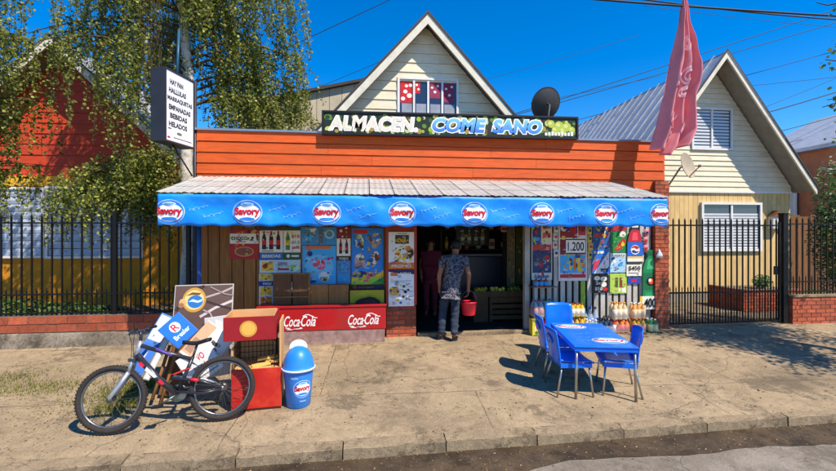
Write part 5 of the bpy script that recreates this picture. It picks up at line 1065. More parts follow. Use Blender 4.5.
def chair(label, x, y, rz, group='blue chairs at the table'):
    e = empty('blue_chair', (x, y, gz(y)), rz, True, label, 'chair', group)         # local: faces +y, seat about the origin
    sw, sd, sh = .43, .42, .41
    b = MB(BLP); n = 10; vs = []
    def prof(t):                                               # seat pan: rolled front, dished middle, rising at the back
        y_ = sd / 2 - t * sd; return y_, sh - .02 * math.sin(t * math.pi) - (.035 * (1 - t / .12) ** 2 if t < .12 else 0)
    for k in range(n + 1):
        y_, z_ = prof(k / n)
        for j in range(9):
            s = j / 8 * 2 - 1; vs.append((s * sw / 2 * (1 - .05 * (k / n)), y_, z_ + .012 * abs(s) ** 3))
    b.add(vs, [(k * 9 + j, k * 9 + j + 1, (k + 1) * 9 + j + 1, (k + 1) * 9 + j) for k in range(n) for j in range(8)], BLP, True); o = b.build('seat', e); q = o.modifiers.new('s', 'SOLIDIFY'); q.thickness = .02
    b = MB(BLP)
    for a in ((-sw / 2 + .002, -sw / 2 + .02, -sd / 2 + .02, sd / 2 - .02), (sw / 2 - .02, sw / 2 - .002, -sd / 2 + .02, sd / 2 - .02), (-sw / 2 + .02, sw / 2 - .02, sd / 2 - .035, sd / 2 - .018)): b.box(*a, sh - .07, sh - .015)
    b.build('seat_apron', e)
    b = MB(BLP); vs = []; n = 9
    for k in range(n + 1):
        t = k / n; z_ = sh - .05 + t * .44; yb = -sd / 2 - .005 - .085 * t ** 1.3
        for j in range(11):
            s = j / 10 * 2 - 1; wd = sw / 2 * (.99 - .03 * t); vs.append((s * wd, yb + .05 * s * s * (.4 + .6 * t) , z_ - .02 * abs(s) ** 6 * t))
    b.add(vs, [(k * 11 + j, k * 11 + j + 1, (k + 1) * 11 + j + 1, (k + 1) * 11 + j) for k in range(n) for j in range(10)], BLP, True); o = b.build('backrest', e); q = o.modifiers.new('s', 'SOLIDIFY'); q.thickness = .014
    class BF:
        def p(s_, x, y, z=0): t = (y - sh + .05) / .44; s = x / (sw / 2 * (.99 - .03 * t)); return Vector((x, -sd / 2 - .005 - .085 * t ** 1.3 + .05 * s * s * (.4 + .6 * t) - .0165 - z, y))
    b = MB(); b.disc(BF(), 0, sh + .24, .11, .065, 0, C(110, 170, 235)); b.disc(BF(), 0, sh + .24, .10, .056, .001, C(20, 110, 220)); b.text(BF(), 'Savory', -.06, sh + .225, .06, sh + .26, .002, C(200, 220, 240), bold=.02); b.build('badge', o)
    cz_, s_ = math.cos(rz), math.sin(rz)
    for sx in (-1, 1):
        for sy in (-1, 1):
            fx, fy = sx * (sw / 2 + .012), sy * (sd / 2 + (.03 if sy < 0 else -.01)); g_ = pz(x + fx * cz_ - fy * s_, y + fx * s_ + fy * cz_) - gz(y)
            b = MB(ALU); b.tube([(sx * (sw / 2 - .035), sy * (sd / 2 - .05), sh - .03), (fx, fy, g_)], .0125, 8); b.build('leg', e)
    return e
def tpt(x, y): return TA.x + x * math.cos(ta) - y * math.sin(ta), TA.y + x * math.sin(ta) + y * math.cos(ta)
x_, y_ = tpt(.03, .30); chair('near left blue chair tucked under the table side', x_, y_, ta - R(90) + R(6))
x_, y_ = tpt(.0, .86); chair('far left blue chair behind the near left one', x_, y_, ta - R(90) + R(2))
x_, y_ = tpt(TW * .28, TD + .10); chair('blue chair at the far end of the table facing the street', x_, y_, ta + R(180))
x_, y_ = tpt(TW - .13, .36); chair('blue chair on the right side of the table', x_, y_, ta + R(90) - R(8))

# ================================================================ BICYCLE (local: x forward, y to its left, z up)
bw = Vector((-1.53, 4.66, 0)); fwv = Vector((-2.54, 4.50, 0)); hd = (fwv - bw); WB = hd.length; rz = math.atan2(hd.y, hd.x)
TYRE = mat('worn_tyre_rubber', (52, 46, 42), .85, var=.2, bump=.5, bscale=120); RIM = mat('rim_alloy', (130, 130, 132), .3, metal=.8, var=.1); BFR = mat('black_bike_paint', (40, 40, 46), .3, var=.1, coat=.4); SIL = mat('silver_bike_paint', (176, 178, 184), .3, metal=.6, var=.08); CHR = mat('bare_steel', (120, 118, 114), .35, metal=.8)
bi = bpy.data.objects.new('bicycle', None); col.objects.link(bi); W[bi] = Vector((0, 0, 0)); bi.location = (bw.x, bw.y, gz(bw.y) + .012)
bi.rotation_mode = 'XYZ'; bi.rotation_euler = (R(9), R(0.6), rz)      # leans back against the boards
tag(bi, 'black and red mountain bike leaning on the pile of boards', 'bicycle')
RW = .328
def circ(c, r, n=40, ax='y', rot=0): return [Vector((c[0] + r * math.cos(2 * math.pi * i / n), c[1], c[2] + r * math.sin(2 * math.pi * i / n))) for i in range(n)]
spoke_me = None; WIRD = mat('dull_spoke', (70, 68, 66), .6, metal=.2, var=0)
def wheel(cx, steer=0):
    c = Vector((cx, 0, RW)); wv = empty('wheel', c, 0, True); wv.parent = bi; wv.location = c; wv.rotation_euler = (0, 0, steer); W[wv] = Vector((0, 0, 0))
    b = MB(TYRE); b.tube(circ((0, 0, 0), RW - .026, 48), .026, 10, closed=True); t = b.build('tyre', wv)
    me = boxmesh(.016, .05, .010, TYRE, .001, 'tread')
    b = MB(TYRE)
    for i in range(64):
        a = 2 * math.pi * i / 64
        for s in (-1, 1):
            c_, q_ = math.cos(a + (.03 if s > 0 else 0)), math.sin(a + (.03 if s > 0 else 0)); f = Fr((c_ * (RW - .003), s * .011, q_ * (RW - .003)), (-q_, 0, c_), (0, 1, 0), (c_, 0, q_)); b.fbox(f, -.008, .008, -.008, .008, -.004, .004)
    b.build('tread_block', wv, kind='stuff')
    b = MB(RIM); b.tube(circ((0, 0, 0), RW - .058, 48), .012, 8, closed=True); b.build('rim', wv)
    b = MB(CHR); b.lathe([(.012, -.05), (.028, -.045), (.028, -.035), (.014, -.03), (.014, .03), (.028, .035), (.028, .045), (.012, .05)], (0, 0, 0), 12, ex=(1, 0, 0), ey=(0, 0, 1), ez=(0, -1, 0)); b.build('hub', wv)
    global spoke_me
    if spoke_me is None:
        s = MB(WIRD); s.tube([(0, 0, .02), (0, 0, RW - .06)], .0016, 5); spoke_me = bpy.data.meshes.new('spoke'); spoke_me.from_pydata(s.v, [], s.f); spoke_me.materials.append(WIRD)
    for i in range(28): place('spoke', spoke_me, (0, .028 if i % 2 else -.028, 0), wv, rot=(math.atan2(.028, .25) * (1 if i % 2 else -1) * 0 , 2 * math.pi * i / 28, 0))
    return wv
rw_ = wheel(0); fw_ = wheel(WB, R(-7))
HT, HB = Vector((.79, 0, .86)), Vector((.825, 0, .72)); BB = Vector((.435, 0, .31)); ST = Vector((.29, 0, .68)); SAD = Vector((.255, 0, .82)); PV = Vector((.50, 0, .50))
b = MB(BFR); b.tube([HB + Vector((-.01, 0, .02)), HB.lerp(BB, .5) + Vector((0, 0, -.015)), BB], [.032, .034, .028], 10); dt = b.build('down_tube', bi)
for (t0, t1, m) in ((.12, .22, C(210, 30, 50)), (.26, .52, C(214, 216, 222)), (.58, .7, C(200, 30, 50))):
    b = MB(m); o_ = Vector((0, .0, 0)); p0 = (HB).lerp(BB, t0); p1 = (HB).lerp(BB, t1); d = (p1 - p0).normalized(); n_ = Vector((-d.z, 0, d.x)); f = Fr(p0 + Vector((0, .034, -.008)), d, n_, (0, 1, 0)); L_ = (p1 - p0).length
    b.prism(f, [(0, -.016), (L_, -.012), (L_ * .9, .014), (L_ * .08, .018)], 0, .002); b.build('decal', dt)
b = MB(BFR); b.tube([HT + Vector((-.01, 0, -.03)), HT.lerp(ST, .5) + Vector((0, 0, -.035)), ST + Vector((0, 0, -.03))], [.022, .021, .019], 10); tt = b.build('top_tube', bi)
b = MB(C(90, 70, 150)); b.tube([HT.lerp(ST, .3) + Vector((0, .012, -.02)), HT.lerp(ST, .6) + Vector((0, .012, -.045))], .014, 8); b.build('decal', tt)
b = MB(BFR); b.tube([ST, BB], .019, 10); b.build('seat_tube', bi)
b = MB(SIL); b.tube([HT + Vector((-.005, 0, .02)), HB + Vector((.004, 0, -.01))], .026, 12); b.build('head_tube', bi)
for s in (-1, 1):
    b = MB(BFR); b.tube([BB + Vector((0, s * .03, .03)), Vector((.18, s * .055, .30)), Vector((0, s * .06, RW))], .012, 8); b.build('chain_stay', bi)
    b = MB(SIL if s < 0 else BFR); b.tube([PV + Vector((-.02, s * .035, -.02)), Vector((.2, s * .058, .43)), Vector((.0, s * .062, RW + .01))], [.017, .015, .012], 8); st_ = b.build('seat_stay', bi)
    b = MB(C(200, 30, 46)); b.tube([Vector((.30, s * .052, .452)), Vector((.22, s * .06, .436))], .0175, 8); b.build('decal', st_)
b = MB(C(190, 40, 40)); spr = [PV.lerp(ST + Vector((-.02, 0, -.10)), .15 + .6 * i / 60) + Vector((.022 * math.cos(i * .8), .022 * math.sin(i * .8), 0)) for i in range(61)]; b.tube(spr, .005, 5); b.build('shock_spring', bi)
b = MB(CHR); b.tube([ST, SAD + Vector((0, 0, -.02))], .013, 8); b.build('seat_post', bi)
b = MB(mat('black_saddle', (26, 25, 26), .5, var=.1)); vs = []
for i in range(9):
    t = i / 8; x_ = SAD.x - .13 + .27 * t; w_ = .075 * (1 - t) ** .8 + .02; zc_ = SAD.z + .012 * math.cos(t * 6) + .01 * (1 - t)
    for j in range(8): a = 2 * math.pi * j / 8; vs.append((x_, w_ * math.cos(a), zc_ + .022 * math.sin(a)))
b.add(vs, [(i * 8 + j, i * 8 + (j + 1) % 8, (i + 1) * 8 + (j + 1) % 8, (i + 1) * 8 + j) for i in range(8) for j in range(8)] + [tuple(range(8))[::-1], tuple(range(64, 72))], None, True); b.build('saddle', bi)
for s in (-1, 1):
    b = MB(SIL); b.tube([HB + Vector((.01, s * .055, .0)), Vector((.87, s * .055, .56))], .017, 8); b.tube([Vector((.865, s * .055, .58)), Vector((WB, s * .05, RW + .02)), Vector((WB, s * .05, RW))], [.023, .021, .014], 8); b.build('fork_leg', bi)
b = MB(BFR); b.box(HB.x - .02, HB.x + .045, -.075, .075, HB.z - .035, HB.z - .005); b.build('fork_crown', bi)
hb = Vector((.80, 0, .985)); b = MB(BFR); b.tube([HT, Vector((.785, 0, .93)), hb], .017, 8); b.build('stem', bi)
b = MB(BFR); b.tube([hb + Vector((-.06, -.30, .02)), hb + Vector((-.03, -.15, .02)), hb + Vector((0, -.06, 0)), hb + Vector((0, .06, 0)), hb + Vector((-.03, .15, .02)), hb + Vector((-.06, .30, .02))], .012, 8); b.build('handlebar', bi)
for s in (-1, 1):
    b = MB(BLACK); b.tube([hb + Vector((-.037, s * .18, .02)), hb + Vector((-.061, s * .305, .02))], .017, 8); b.build('grip', bi)
    b = MB(CHR); b.tube([hb + Vector((-.02, s * .15, .02)), hb + Vector((.035, s * .17, .0)), hb + Vector((.03, s * .25, -.02))], .006, 6); b.build('brake_lever', bi)
b = MB(BLACK); 
for s in (-1, 1): b.tube([hb + Vector((.03, s * .16, .0)), hb + Vector((.07, s * .08, -.02)), Vector((.86, s * .02, .85)), Vector((.855, s * .03, .68))], .003, 5)
b.build('brake_cable', bi)
b = MB(CHR); b.lathe([(.085, -.003), (.09, 0), (.085, .003)], BB + Vector((0, -.05, 0)), 28, ex=(1, 0, 0), ey=(0, 0, 1), ez=(0, 1, 0)); b.build('chainring', bi)
for s, a in ((1, -.5), (-1, math.pi - .5)):
    d = Vector((math.cos(a), 0, math.sin(a))); b = MB(CHR); b.tube([BB + Vector((0, s * .065, 0)), BB + Vector((0, s * .075, 0)) + d * .165], .011, 6); ck = b.build('crank', bi)
    b = MB(BLACK); c_ = BB + Vector((0, s * .12, 0)) + d * .165; b.box(c_.x - .045, c_.x + .045, c_.y - .04, c_.y + .04, c_.z - .011, c_.z + .011); b.build('pedal', ck)
b = MB(mat('dark_chain', (50, 44, 40), .5, metal=.6)); b.tube([BB + Vector((0, -.05, .088)), Vector((.0, -.05, RW + .045)), Vector((-.03, -.05, RW)), Vector((.02, -.05, RW - .05)), Vector((.04, -.05, RW - .13)), BB + Vector((0, -.05, -.088))], .006, 5); b.build('chain', bi)
b = MB(CHR); b.lathe([(.05, -.012), (.04, 0), (.03, .012)], Vector((0, -.045, RW)), 18, ex=(1, 0, 0), ey=(0, 0, 1), ez=(0, 1, 0)); b.tube([Vector((.0, -.06, RW - .03)), Vector((.03, -.065, RW - .09)), Vector((.02, -.065, RW - .15))], .012, 6); b.build('gear_cassette', bi)
# ================================================================ PILE OF BOARDS, DISPLAY STAND, BIN
def lean(name, label, A, B, D, Ya, Yb, Yd, th, base, shapes=(), cat='board', group='discarded advertising boards by the bike', side=None, frame=None):
    a = P(*A, Ya); c = P(*B, Yb); d = P(*D, Yd); ex = c - a; w = ex.length; ex /= w; ey = d - a; ey = ey - ex * ey.dot(ex); h = ey.length; ey /= h; en = ex.cross(ey); 
    if en.y > 0: en = -en
    e = empty(name, a, label=label, cat=cat, group=group); f = Fr(a, ex, ey, en); b = MB(side or base); b.fbox(f, 0, w, 0, h, -th, 0); b.build('sheet', e, bevel=.004)
    b = MB(base); b.rect(f, .012, .012, w - .012, h - .012, .0015, base)
    for i, s in enumerate(shapes):
        z = .0025 + i * .0005
        if s[0] == 'r': b.rect(f, s[1] * w, s[2] * h, s[3] * w, s[4] * h, z, s[5])
        elif s[0] == 'e': b.ell(f, s[1] * w, s[2] * h, s[3] * w, s[4] * h, z, s[5], 24)
        elif s[0] == 't': b.text(f, s[1], s[2] * w, s[3] * h, s[4] * w, s[5] * h, z, s[6], bold=.02)
        elif s[0] == 's': b.stroke(f, [(x * w, y * h) for x, y in s[1]], s[2], z, s[3])
        elif s[0] == 'p': b.flat(f, [(x * w, y * h) for x, y in s[1]], z, s[2])
    b.build('print', e)
    if frame:
        b = MB(frame)
        for q in ((-.012, w + .012, -.012, .012), (-.012, w + .012, h - .012, h + .012), (-.012, .012, .012, h - .012), (w - .012, w + .012, .012, h - .012)): b.fbox(f, *q, -th - .004, .012)
        b.build('frame', e)
    return e
CHO = C(96, 72, 62)
lean('poster_board', 'brown poster board with gold oval badge standing behind the bike', (168.5, 374), (230, 370), (167.5, 285.5), 5.40, 5.45, 5.62, .02, CHO,
     [('s', [(.3, .72), (.5, .84), (.8, .9), (1, .96)], .012, C(176, 160, 150)), ('s', [(.45, .62), (.7, .72), (1, .80)], .016, C(200, 186, 176)), ('s', [(.5, .52), (.8, .60), (1, .62)], .012, C(60, 42, 36)), ('s', [(.05, .7), (.2, .9), (.5, .98)], .02, C(60, 42, 36)), ('s', [(.55, .8), (.75, .75), (.98, .70)], .012, C(60, 42, 36)),
      ('e', .34, .82, .20, .145, C(190, 140, 60)), ('e', .34, .82, .165, .115, C(226, 196, 120)), ('e', .36, .80, .13, .075, C(44, 110, 176)), ('p', [(.24, .80), (.32, .83), (.40, .81), (.48, .83), (.47, .80), (.40, .785), (.31, .80)], C(200, 214, 226)), ('p', [(.20, .87), (.30, .91), (.46, .90), (.42, .875), (.30, .88)], C(110, 74, 40)), ('e', .15, .79, .06, .05, C(206, 164, 108)), ('e', .13, .76, .05, .03, C(160, 110, 70)), ('s', [(.6, .97), (.85, .88), (1, .86)], .008, C(150, 130, 120)), ('s', [(.5, .7), (.62, .66), (.7, .56)], .01, C(170, 150, 140))], group=None, side=C(180, 176, 170))
lean('ice_cream_board', 'tilted blue board with white framed letter R', (177.8, 349), (198.5, 330), (163.5, 325), 5.02, 5.12, 5.05, .02, C(30, 110, 206), [('e', .50, .66, .20, .20, C(236, 240, 245)), ('t', 'R', .38, .52, .62, .80, C(206, 30, 40)), ('t', 'Bresler', .18, .24, .86, .42, C(226, 236, 246))], group=None)
lean('white_carton', 'tilted white carton with brown photo edge beside the blue board', (179, 352), (207, 372), (204, 316.5), 5.0, 5.02, 5.22, .05, C(224, 220, 212), [('r', .0, .06, .34, .97, C(186, 150, 116)), ('r', .05, .12, .28, .5, C(150, 110, 84)), ('e', .62, .62, .10, .05, C(40, 40, 44)), ('e', .72, .5, .09, .04, C(60, 60, 60)), ('t', 'BO', .50, .60, .8, .68, C(40, 40, 44)), ('e', .6, .42, .12, .04, C(70, 66, 70)), ('e', .82, .38, .08, .04, C(60, 50, 50)), ('r', .45, .2, .9, .22, GRY)], group=None)
lean('white_carton', 'white board with red lettering just above the rear wheel', (192, 388), (224, 366), (189, 352), 4.98, 5.02, 5.05, .03, C(222, 220, 216), [('t', 'NOVO', .28, .58, .72, .80, C(190, 30, 50)), ('t', 'helado', .3, .34, .74, .50, C(190, 30, 50)), ('r', .1, .1, .9, .14, GRY)], group=None)
lean('grey_sheet', 'pale grey sheet leaning between the cartons and the red stand', (207, 378), (230, 374), (205, 318), 5.25, 5.28, 5.42, .015, C(190, 188, 184), [('p', [(.3, .3), (.9, .5), (.8, .9), (.5, .95)], C(206, 204, 200))], group=None)
lean('blue_light_box', 'long blue metal panel leaning left of the boards', (126, 372), (141, 377), (156, 310), 4.95, 5.0, 5.30, .10, C(40, 110, 190), [('r', .06, .55, .94, .97, C(206, 212, 216)), ('r', .3, .6, .36, .64, NAVY), ('r', .55, .5, .75, .54, C(40, 60, 90)), ('r', .06, .05, .94, .5, C(30, 96, 180)), ('r', .45, .2, .55, .45, C(180, 190, 196))], cat='panel', side=C(60, 120, 180), group=None)
lean('white_foam_strip', 'white and grey strip leaning beside the blue panel', (142, 379), (149, 381), (171, 312), 4.97, 5.0, 5.33, .05, C(196, 196, 192), [], cat='panel', side=C(150, 146, 138), group=None)
lean('wooden_slab', 'dark wooden slab in the shade behind the bike frame', (158, 395), (186, 398), (160, 332), 5.25, 5.25, 5.45, .03, mat('dark_wood_board', (104, 66, 34)), [], cat='plank', group=None)
for i, (a, c, Y0, Y1) in enumerate((((160, 405), (183, 330), 5.1, 5.4), ((152, 400), (170, 345), 5.08, 5.3))):
    b = MB(WD); b.tube([P(*a, Y0), P(*c, Y1)], .02, 4); b.build('wooden_stick', label=['longer wooden stick propped in the board pile', 'shorter wooden stick propped in the board pile'][i], cat='stick')
# red display stand: lower red door, wire basket, red crate on top
g0 = G(231, 413.5); g1 = G(281, 408.5); ex = (g1 - g0); ex.z = 0; wD = ex.length; rz = math.atan2(ex.y, ex.x)
ds = empty('display_stand', (g0.x, g0.y, gz(g0.y)), rz, True, 'worn red display stand with open crate top beside the blue bin', 'stand')
RW_ = mat('faded_red_paint', (186, 34, 26), .5, var=.14, scale=4, dirt=(210, 96, 40), dirtamt=.55, dirtscale=2); RT = mat('deep_red_paint', (150, 24, 30), .5, var=.12); PLY = mat('raw_plywood', (206, 160, 106), .75, var=.12, scale=4, stretch=(1, 6, 1)); DP = .42
b = MB(RW_); b.box(.0, wD, 0, .02, .03, .47); b.build('door', ds, bevel=.004)
b = MB(C(190, 188, 182)); b.tube([(.30 * wD, -.02, .28), (.30 * wD, -.035, .28), (.42 * wD, -.035, .285)], .008, 6); b.build('handle', ds)
b = MB(PLY); b.box(0, .018, .021, DP, .0, .70); b.box(wD - .018, wD, .021, DP, .0, .98); b.box(.02, wD - .02, DP - .015, DP, .0, .7); b.box(.02, wD - .02, .022, DP - .016, .45, .468); b.build('carcass', ds)
b = MB(C(60, 30, 26)); b.box(0, wD, .004, .03, 0, .028); b.build('plinth', ds)
zc0, zc1 = .80, 1.06; xo = -.07
b = MB(RT); b.box(xo, wD - .06, -.05, -.03, zc0, zc1); b.build('crate_front', ds, bevel=.003)
b = MB(PLY); b.box(xo, xo + .016, -.029, DP - .03, zc0, zc1); b.box(wD - .076, wD - .06, -.029, DP - .03, zc0, zc1); b.box(xo + .017, wD - .077, DP - .046, DP - .03, zc0, zc1 + .01); b.box(xo + .017, wD - .077, -.029, DP - .047, zc0, zc0 + .012); b.build('crate', ds)
b = MB(RT); b.box(wD - .0595, wD - .05, -.05, DP - .03, zc0, zc1 + .02); b.build('crate_side', ds)
b = MB(C(226, 190, 90)); f = Fr((xo, -.05, zc0)); wC = wD - .06 - xo
b.ell(f, .48 * wC, .50 * (zc1 - zc0), .09, .09, .001, C(206, 150, 60), 24); b.ell(f, .48 * wC, .50 * (zc1 - zc0), .07, .07, .0016, C(226, 176, 80), 24); b.build('emblem', ds)
b = MB(BLACK)
for (x_, z_) in ((.24, .1), (.55, .13), (.4, .15)): b.lathe([(.001, -.001), (.014, -.001), (.014, .004), (.001, .004)], (xo + x_ * wC + .1, DP - .047, zc0 + z_), 10, ex=(1, 0, 0), ey=(0, 0, 1), ez=(0, -1, 0))
b.build('hole', ds)
WIRE = mat('dark_wire', (48, 44, 42), .5, metal=.5)
for x_ in (.03, wD - .07):
    b = MB(WIRE)
    for i in range(7): y_ = .03 + i * .055; b.tube([(x_, y_, .47), (x_, y_, .80)], .0035, 5)
    for i in range(5): z_ = .5 + i * .065; b.tube([(x_, .02, z_), (x_, .38, z_)], .0035, 5)
    b.build('wire_side', ds)
b = MB(WIRE)
for i in range(10): b.tube([(.04 + i * (wD - .12) / 9, .36, .47), (.04 + i * (wD - .12) / 9, .36, .8)], .0035, 5)
for i in range(5): b.tube([(.03, .36, .5 + i * .065), (wD - .08, .36, .5 + i * .065)], .0035, 5)
b.build('wire_back', ds)
for i, (x_, y_, a, l) in enumerate(((.30, .1, .3, .2), (.42, .14, -.4, .16), (.36, .2, .1, .22))):
    b = MB(C(226, 180, 96)); c_, q_ = math.cos(a), math.sin(a); f = Fr((x_ * 1.0, y_, .475 + i * .024), (c_, q_, .1), (-q_, c_, .05), (0, 0, 1)); b.fbox(f, -l / 2, l / 2, -.04, .04, 0, .02); b.build('scrap_wood', ds)
# blue swing-lid bin
gb = G(298.5, 404.5); BBL = mat('blue_bin_plastic', (38, 128, 214), .4, var=.07, dirt=(90, 140, 190), dirtamt=.35, dirtscale=6, coat=.2)
bn = empty('blue_bin', (gb.x, gb.y, gz(gb.y)), 0, True, 'round blue litter bin with domed lid and white flap', 'bin')
b = MB(BBL); b.lathe([(.001, .0), (.125, .0), (.135, .01), (.165, .40), (.165, .42)], (0, 0, 0), 32); b.build('body', bn)
b = MB(BBL); b.lathe([(.168, .405), (.185, .41), (.187, .435), (.178, .445), (.17, .47), (.16, .53), (.135, .59), (.10, .635), (.05, .665), (.001, .67)], (0, 0, 0), 32)
b.build('lid', bn)
b = MB(C(222, 224, 226, .4)); b.lathe([(.188, .420), (.190, .425), (.190, .437), (.186, .440)], (0, 0, 0), 32); b.build('rim', bn)
b = MB(C(226, 228, 230, .4)); f = Fr((-.01, .05, .60), (1, 0, 0), Vector((0, .35, .94)), Vector((0, -.94, .35))); b.prism(f, [(.10 * math.cos(a), .045 + .085 * math.sin(a)) for a in (2 * math.pi * i / 24 for i in range(24))], -.01, .012); b.ring(f, 0, .045, .09, .075, .01, .0135, C(180, 186, 196)); b.build('flap', bn)
class CylFr:
    def __init__(s, r0, r1, h): s.r0, s.r1, s.h = r0, r1, h
    def p(s, x, y, z=0): r = s.r0 + (s.r1 - s.r0) * y / s.h + .003 + z; a = -math.pi / 2 + .25 + x / .16; return Vector((r * math.cos(a), r * math.sin(a), y))
b = MB(); badge(b, CylFr(.135, .165, .40), .035, .225, .22, .20, 0, dz=.0008); b.build('badge', bn)
b = MB(C(190, 214, 240)); b.text(CylFr(.135, .165, .40), 'Helados', -.10, .34, -.02, .37, 0, bold=.01); b.text(CylFr(.135, .165, .40), 'Helados', .0, .08, .08, .10, 0, bold=.01); b.build('small_print', bn)

# ================================================================ SATELLITE DISHES
def dish(label, c, r, nrm, m, arm_to, mount):
    c = Vector(c); n = Vector(nrm).normalized(); ex = n.cross(Vector((0, 0, 1))).normalized(); ey = ex.cross(n); e = empty('satellite_dish', mount, label=label, cat='satellite dish')
    b = MB(m); prof = [(r * k / 8, .22 * r * (k / 8) ** 2) for k in range(9)]; prof[0] = (.001, 0); b.lathe(prof + [(r * 1.015, .22 * r), (r * 1.01, .215 * r - .012)] + [(q, z - .012) for q, z in prof[::-1]], c, 32, ex=ex, ey=ey, ez=n, sy=1.08); b.build('reflector', e)
    b = MB(m); a0 = c - ey * r * .9 + n * .15 * r; tip = c + n * r * 1.05 - ey * r * .35; b.tube([a0, tip], .014, 6); b.lathe([(.02, -.05), (.035, -.03), (.035, .02), (.02, .03)], tip, 10, ex=ex, ey=ey, ez=n); b.build('feed_arm', e)
    b = MB(m); b.tube([c - n * .02, c - n * .12, Vector(mount) + Vector((0, 0, .1)), Vector(mount)], .022, 8); b.build('mount', e); return e
p = P(547, 104, 8.2); dish('large dark grey satellite dish on the shop roof behind the sign', p, .305, (-.05, .92, .4), mat('dark_grey_dish', (66, 66, 66), .5, var=.12), None, (p.x, 8.32, ZT))
p = P(685.5, 166, 9.15); e = dish('small beige satellite dish facing the right on the gate side', p, .29, (.42, -.90, .22), mat('beige_dish', (170, 156, 132), .5, var=.15), None, (p.x - .25, 9.4, p.z - .55))
b = MB(mat('grey_wire', (120, 120, 122))); b.tube([(p.x - .25, 9.4, p.z - .56), (p.x - .25, 9.7, p.z - .58), (p.x - .25, YR + .0, p.z - .58)], .022, 8); W[e] = W[e]; b.build('wall_bracket', e)

# ================================================================ PINK FLAG ON THE WIRE
YF = 6.75
fgm = mat('faded_pink_cloth', (238, 158, 164), .85, var=.14, scale=3, dirt=(222, 122, 134), dirtamt=.4, dirtscale=4)
N, L, bs_ = nodes_of(fgm); tl = N.new('ShaderNodeBsdfTranslucent'); tl.inputs[0].default_value = (*lin((238, 156, 162)), 1); mx = N.new('ShaderNodeMixShader'); mx.inputs[0].default_value = .35
L.new(bs_.outputs[0], mx.inputs[1]); L.new(tl.outputs[0], mx.inputs[2]); L.new(mx.outputs[0], N['Material Output'].inputs[0])
Lk = [(683, -4), (678, 30), (672, 62), (665, 100), (659, 128), (654.5, 148)]
Rk = [(685.5, -4), (691, 30), (699, 62), (697, 84), (692.5, 96), (692.5, 130), (684, 146), (672.5, 157)]
def interp(K, v):
    for (a, y0), (c, y1) in zip(K, K[1:]):
        if y0 <= v <= y1: return a + (c - a) * (v - y0) / (y1 - y0)
    return K[-1][0]
fgp = P(684, -3, YF); fl_ = empty('pink_flag', fgp, label='faded pink cloth with pale swirls hanging in folds from the overhead wire', cat='flag')
NS, NT = 72, 70; vs = []
def flagp(s, t, off=0):
    u0 = -4; vb = 148 + 9 * math.sin(min(1, s * 1.25) * math.pi * .5) * (1 if s < .62 else max(0, 1 - (s - .62) / .38 * 1.6)); v = -4 + t * (vb + 4)
    l = interp(Lk, min(v, 148)); r = interp(Rk, min(v, 157)); u = l + (r - l) * s
    dep = (.02 + .10 * t) * math.sin(s * math.pi * 5.2 + t * 1.5 + .6 * noise.noise((s * 3, t * 4, 9))) + .04 * t * math.sin(s * 9 + 2) + .022 * t * math.sin(s * 41 + 5 * t) + .03 * noise.noise((s * 6, t * 9, 4)) + .06 * noise.noise((s * 2, t * 2.2, 1)); p = P(u, v, YF); p.y += dep - off; return p
b = MB(fgm); b.add([flagp(i / NS, j / NT) for i in range(NS + 1) for j in range(NT + 1)], [(i * (NT + 1) + j, (i + 1) * (NT + 1) + j, (i + 1) * (NT + 1) + j + 1, i * (NT + 1) + j + 1) for i in range(NS) for j in range(NT)], fgm, True); o = b.build('cloth', fl_); o.modifiers.new('s', 'SOLIDIFY').thickness = .004
class FlagFr:
    def p(s, x, y, z=0): return flagp(x, y, .03 + z)
ff = FlagFr(); b = MB(C(240, 196, 200))
for (s, t, rs, rt) in ((.3, .55, .11, .042), (.62, .50, .16, .05), (.62, .60, .12, .03), (.3, .80, .12, .05), (.72, .83, .12, .05), (.55, .30, .1, .04), (.35, .90, .1, .03), (.45, .74, .06, .03)):
    for k in range(2): b.stroke(ff, [(s + rs * (1 - .45 * k) * math.cos(a), t + rt * (1 - .4 * k) * math.sin(a)) for a in (i * .35 + k for i in range(15))], .008, 0)
b.build('swirl_print', fl_, kind='stuff')
# ================================================================ OVERHEAD WIRES
WIR = mat('black_cable', (28, 28, 30), .6, var=0)
def wire(label, a, c, Y0, Y1, r=.008, sag=.0, ext=.25, name='power_line'):
    r *= 1.35; A = P(*a, Y0); B = P(*c, Y1); d = B - A; A2 = A - d * ext; B2 = B + d * ext; b = MB(WIR); b.tube([A2.lerp(B2, i / 24) - Vector((0, 0, sag * 4 * (i / 24) * (1 - i / 24))) for i in range(25)], r, 5); b.build(name, label=label, cat='cable', group='overhead cables')
wire('thick cable crossing the top right that carries the pink cloth', (605, -1), (836, 15), YF, YF, .014, .03, .3)
wire('second thick cable just under the first at the top right', (684, 3), (836, 18), YF + .1, YF + .4, .010, .05, .3)
wire('thin cable rising to the right above the satellite dish', (570, 94), (809, 16), 14, 14, .010, .1, .6)
wire('thin cable just below the one above the satellite dish', (570, 97), (836, 20), 14.4, 14.4, .010, .12, .6)
wire('thin cable rising behind the right house ridge', (577, 118), (836, 49), 15, 15, .009, .1, .5)
wire('faint cable above the right gable', (700, 12), (790, 22), 16, 16, .006, .05, .6)
wire('thin level cable right of the right gable', (757, 84), (836, 76), 15, 15, .007, .05, .8)
wire('thick cable descending right of the right gable', (772, 110), (836, 91), 13, 13, .013, .05, .8)
wire('thin cable crossing just above the thick one at the right edge', (770, 104), (836, 77), 13.6, 13.6, .006, .05, .8)
wire('lower cable near the orange house roof', (784, 129), (836, 115), 13, 13, .009, .05, .8)
wire('lowest thin cable over the orange house', (790, 141), (836, 130), 13.4, 13.4, .006, .05, .8)
wire('cable in the sky between the birch and the cream gable', (305, 39), (388, 0), 12, 12, .008, .02, .6)
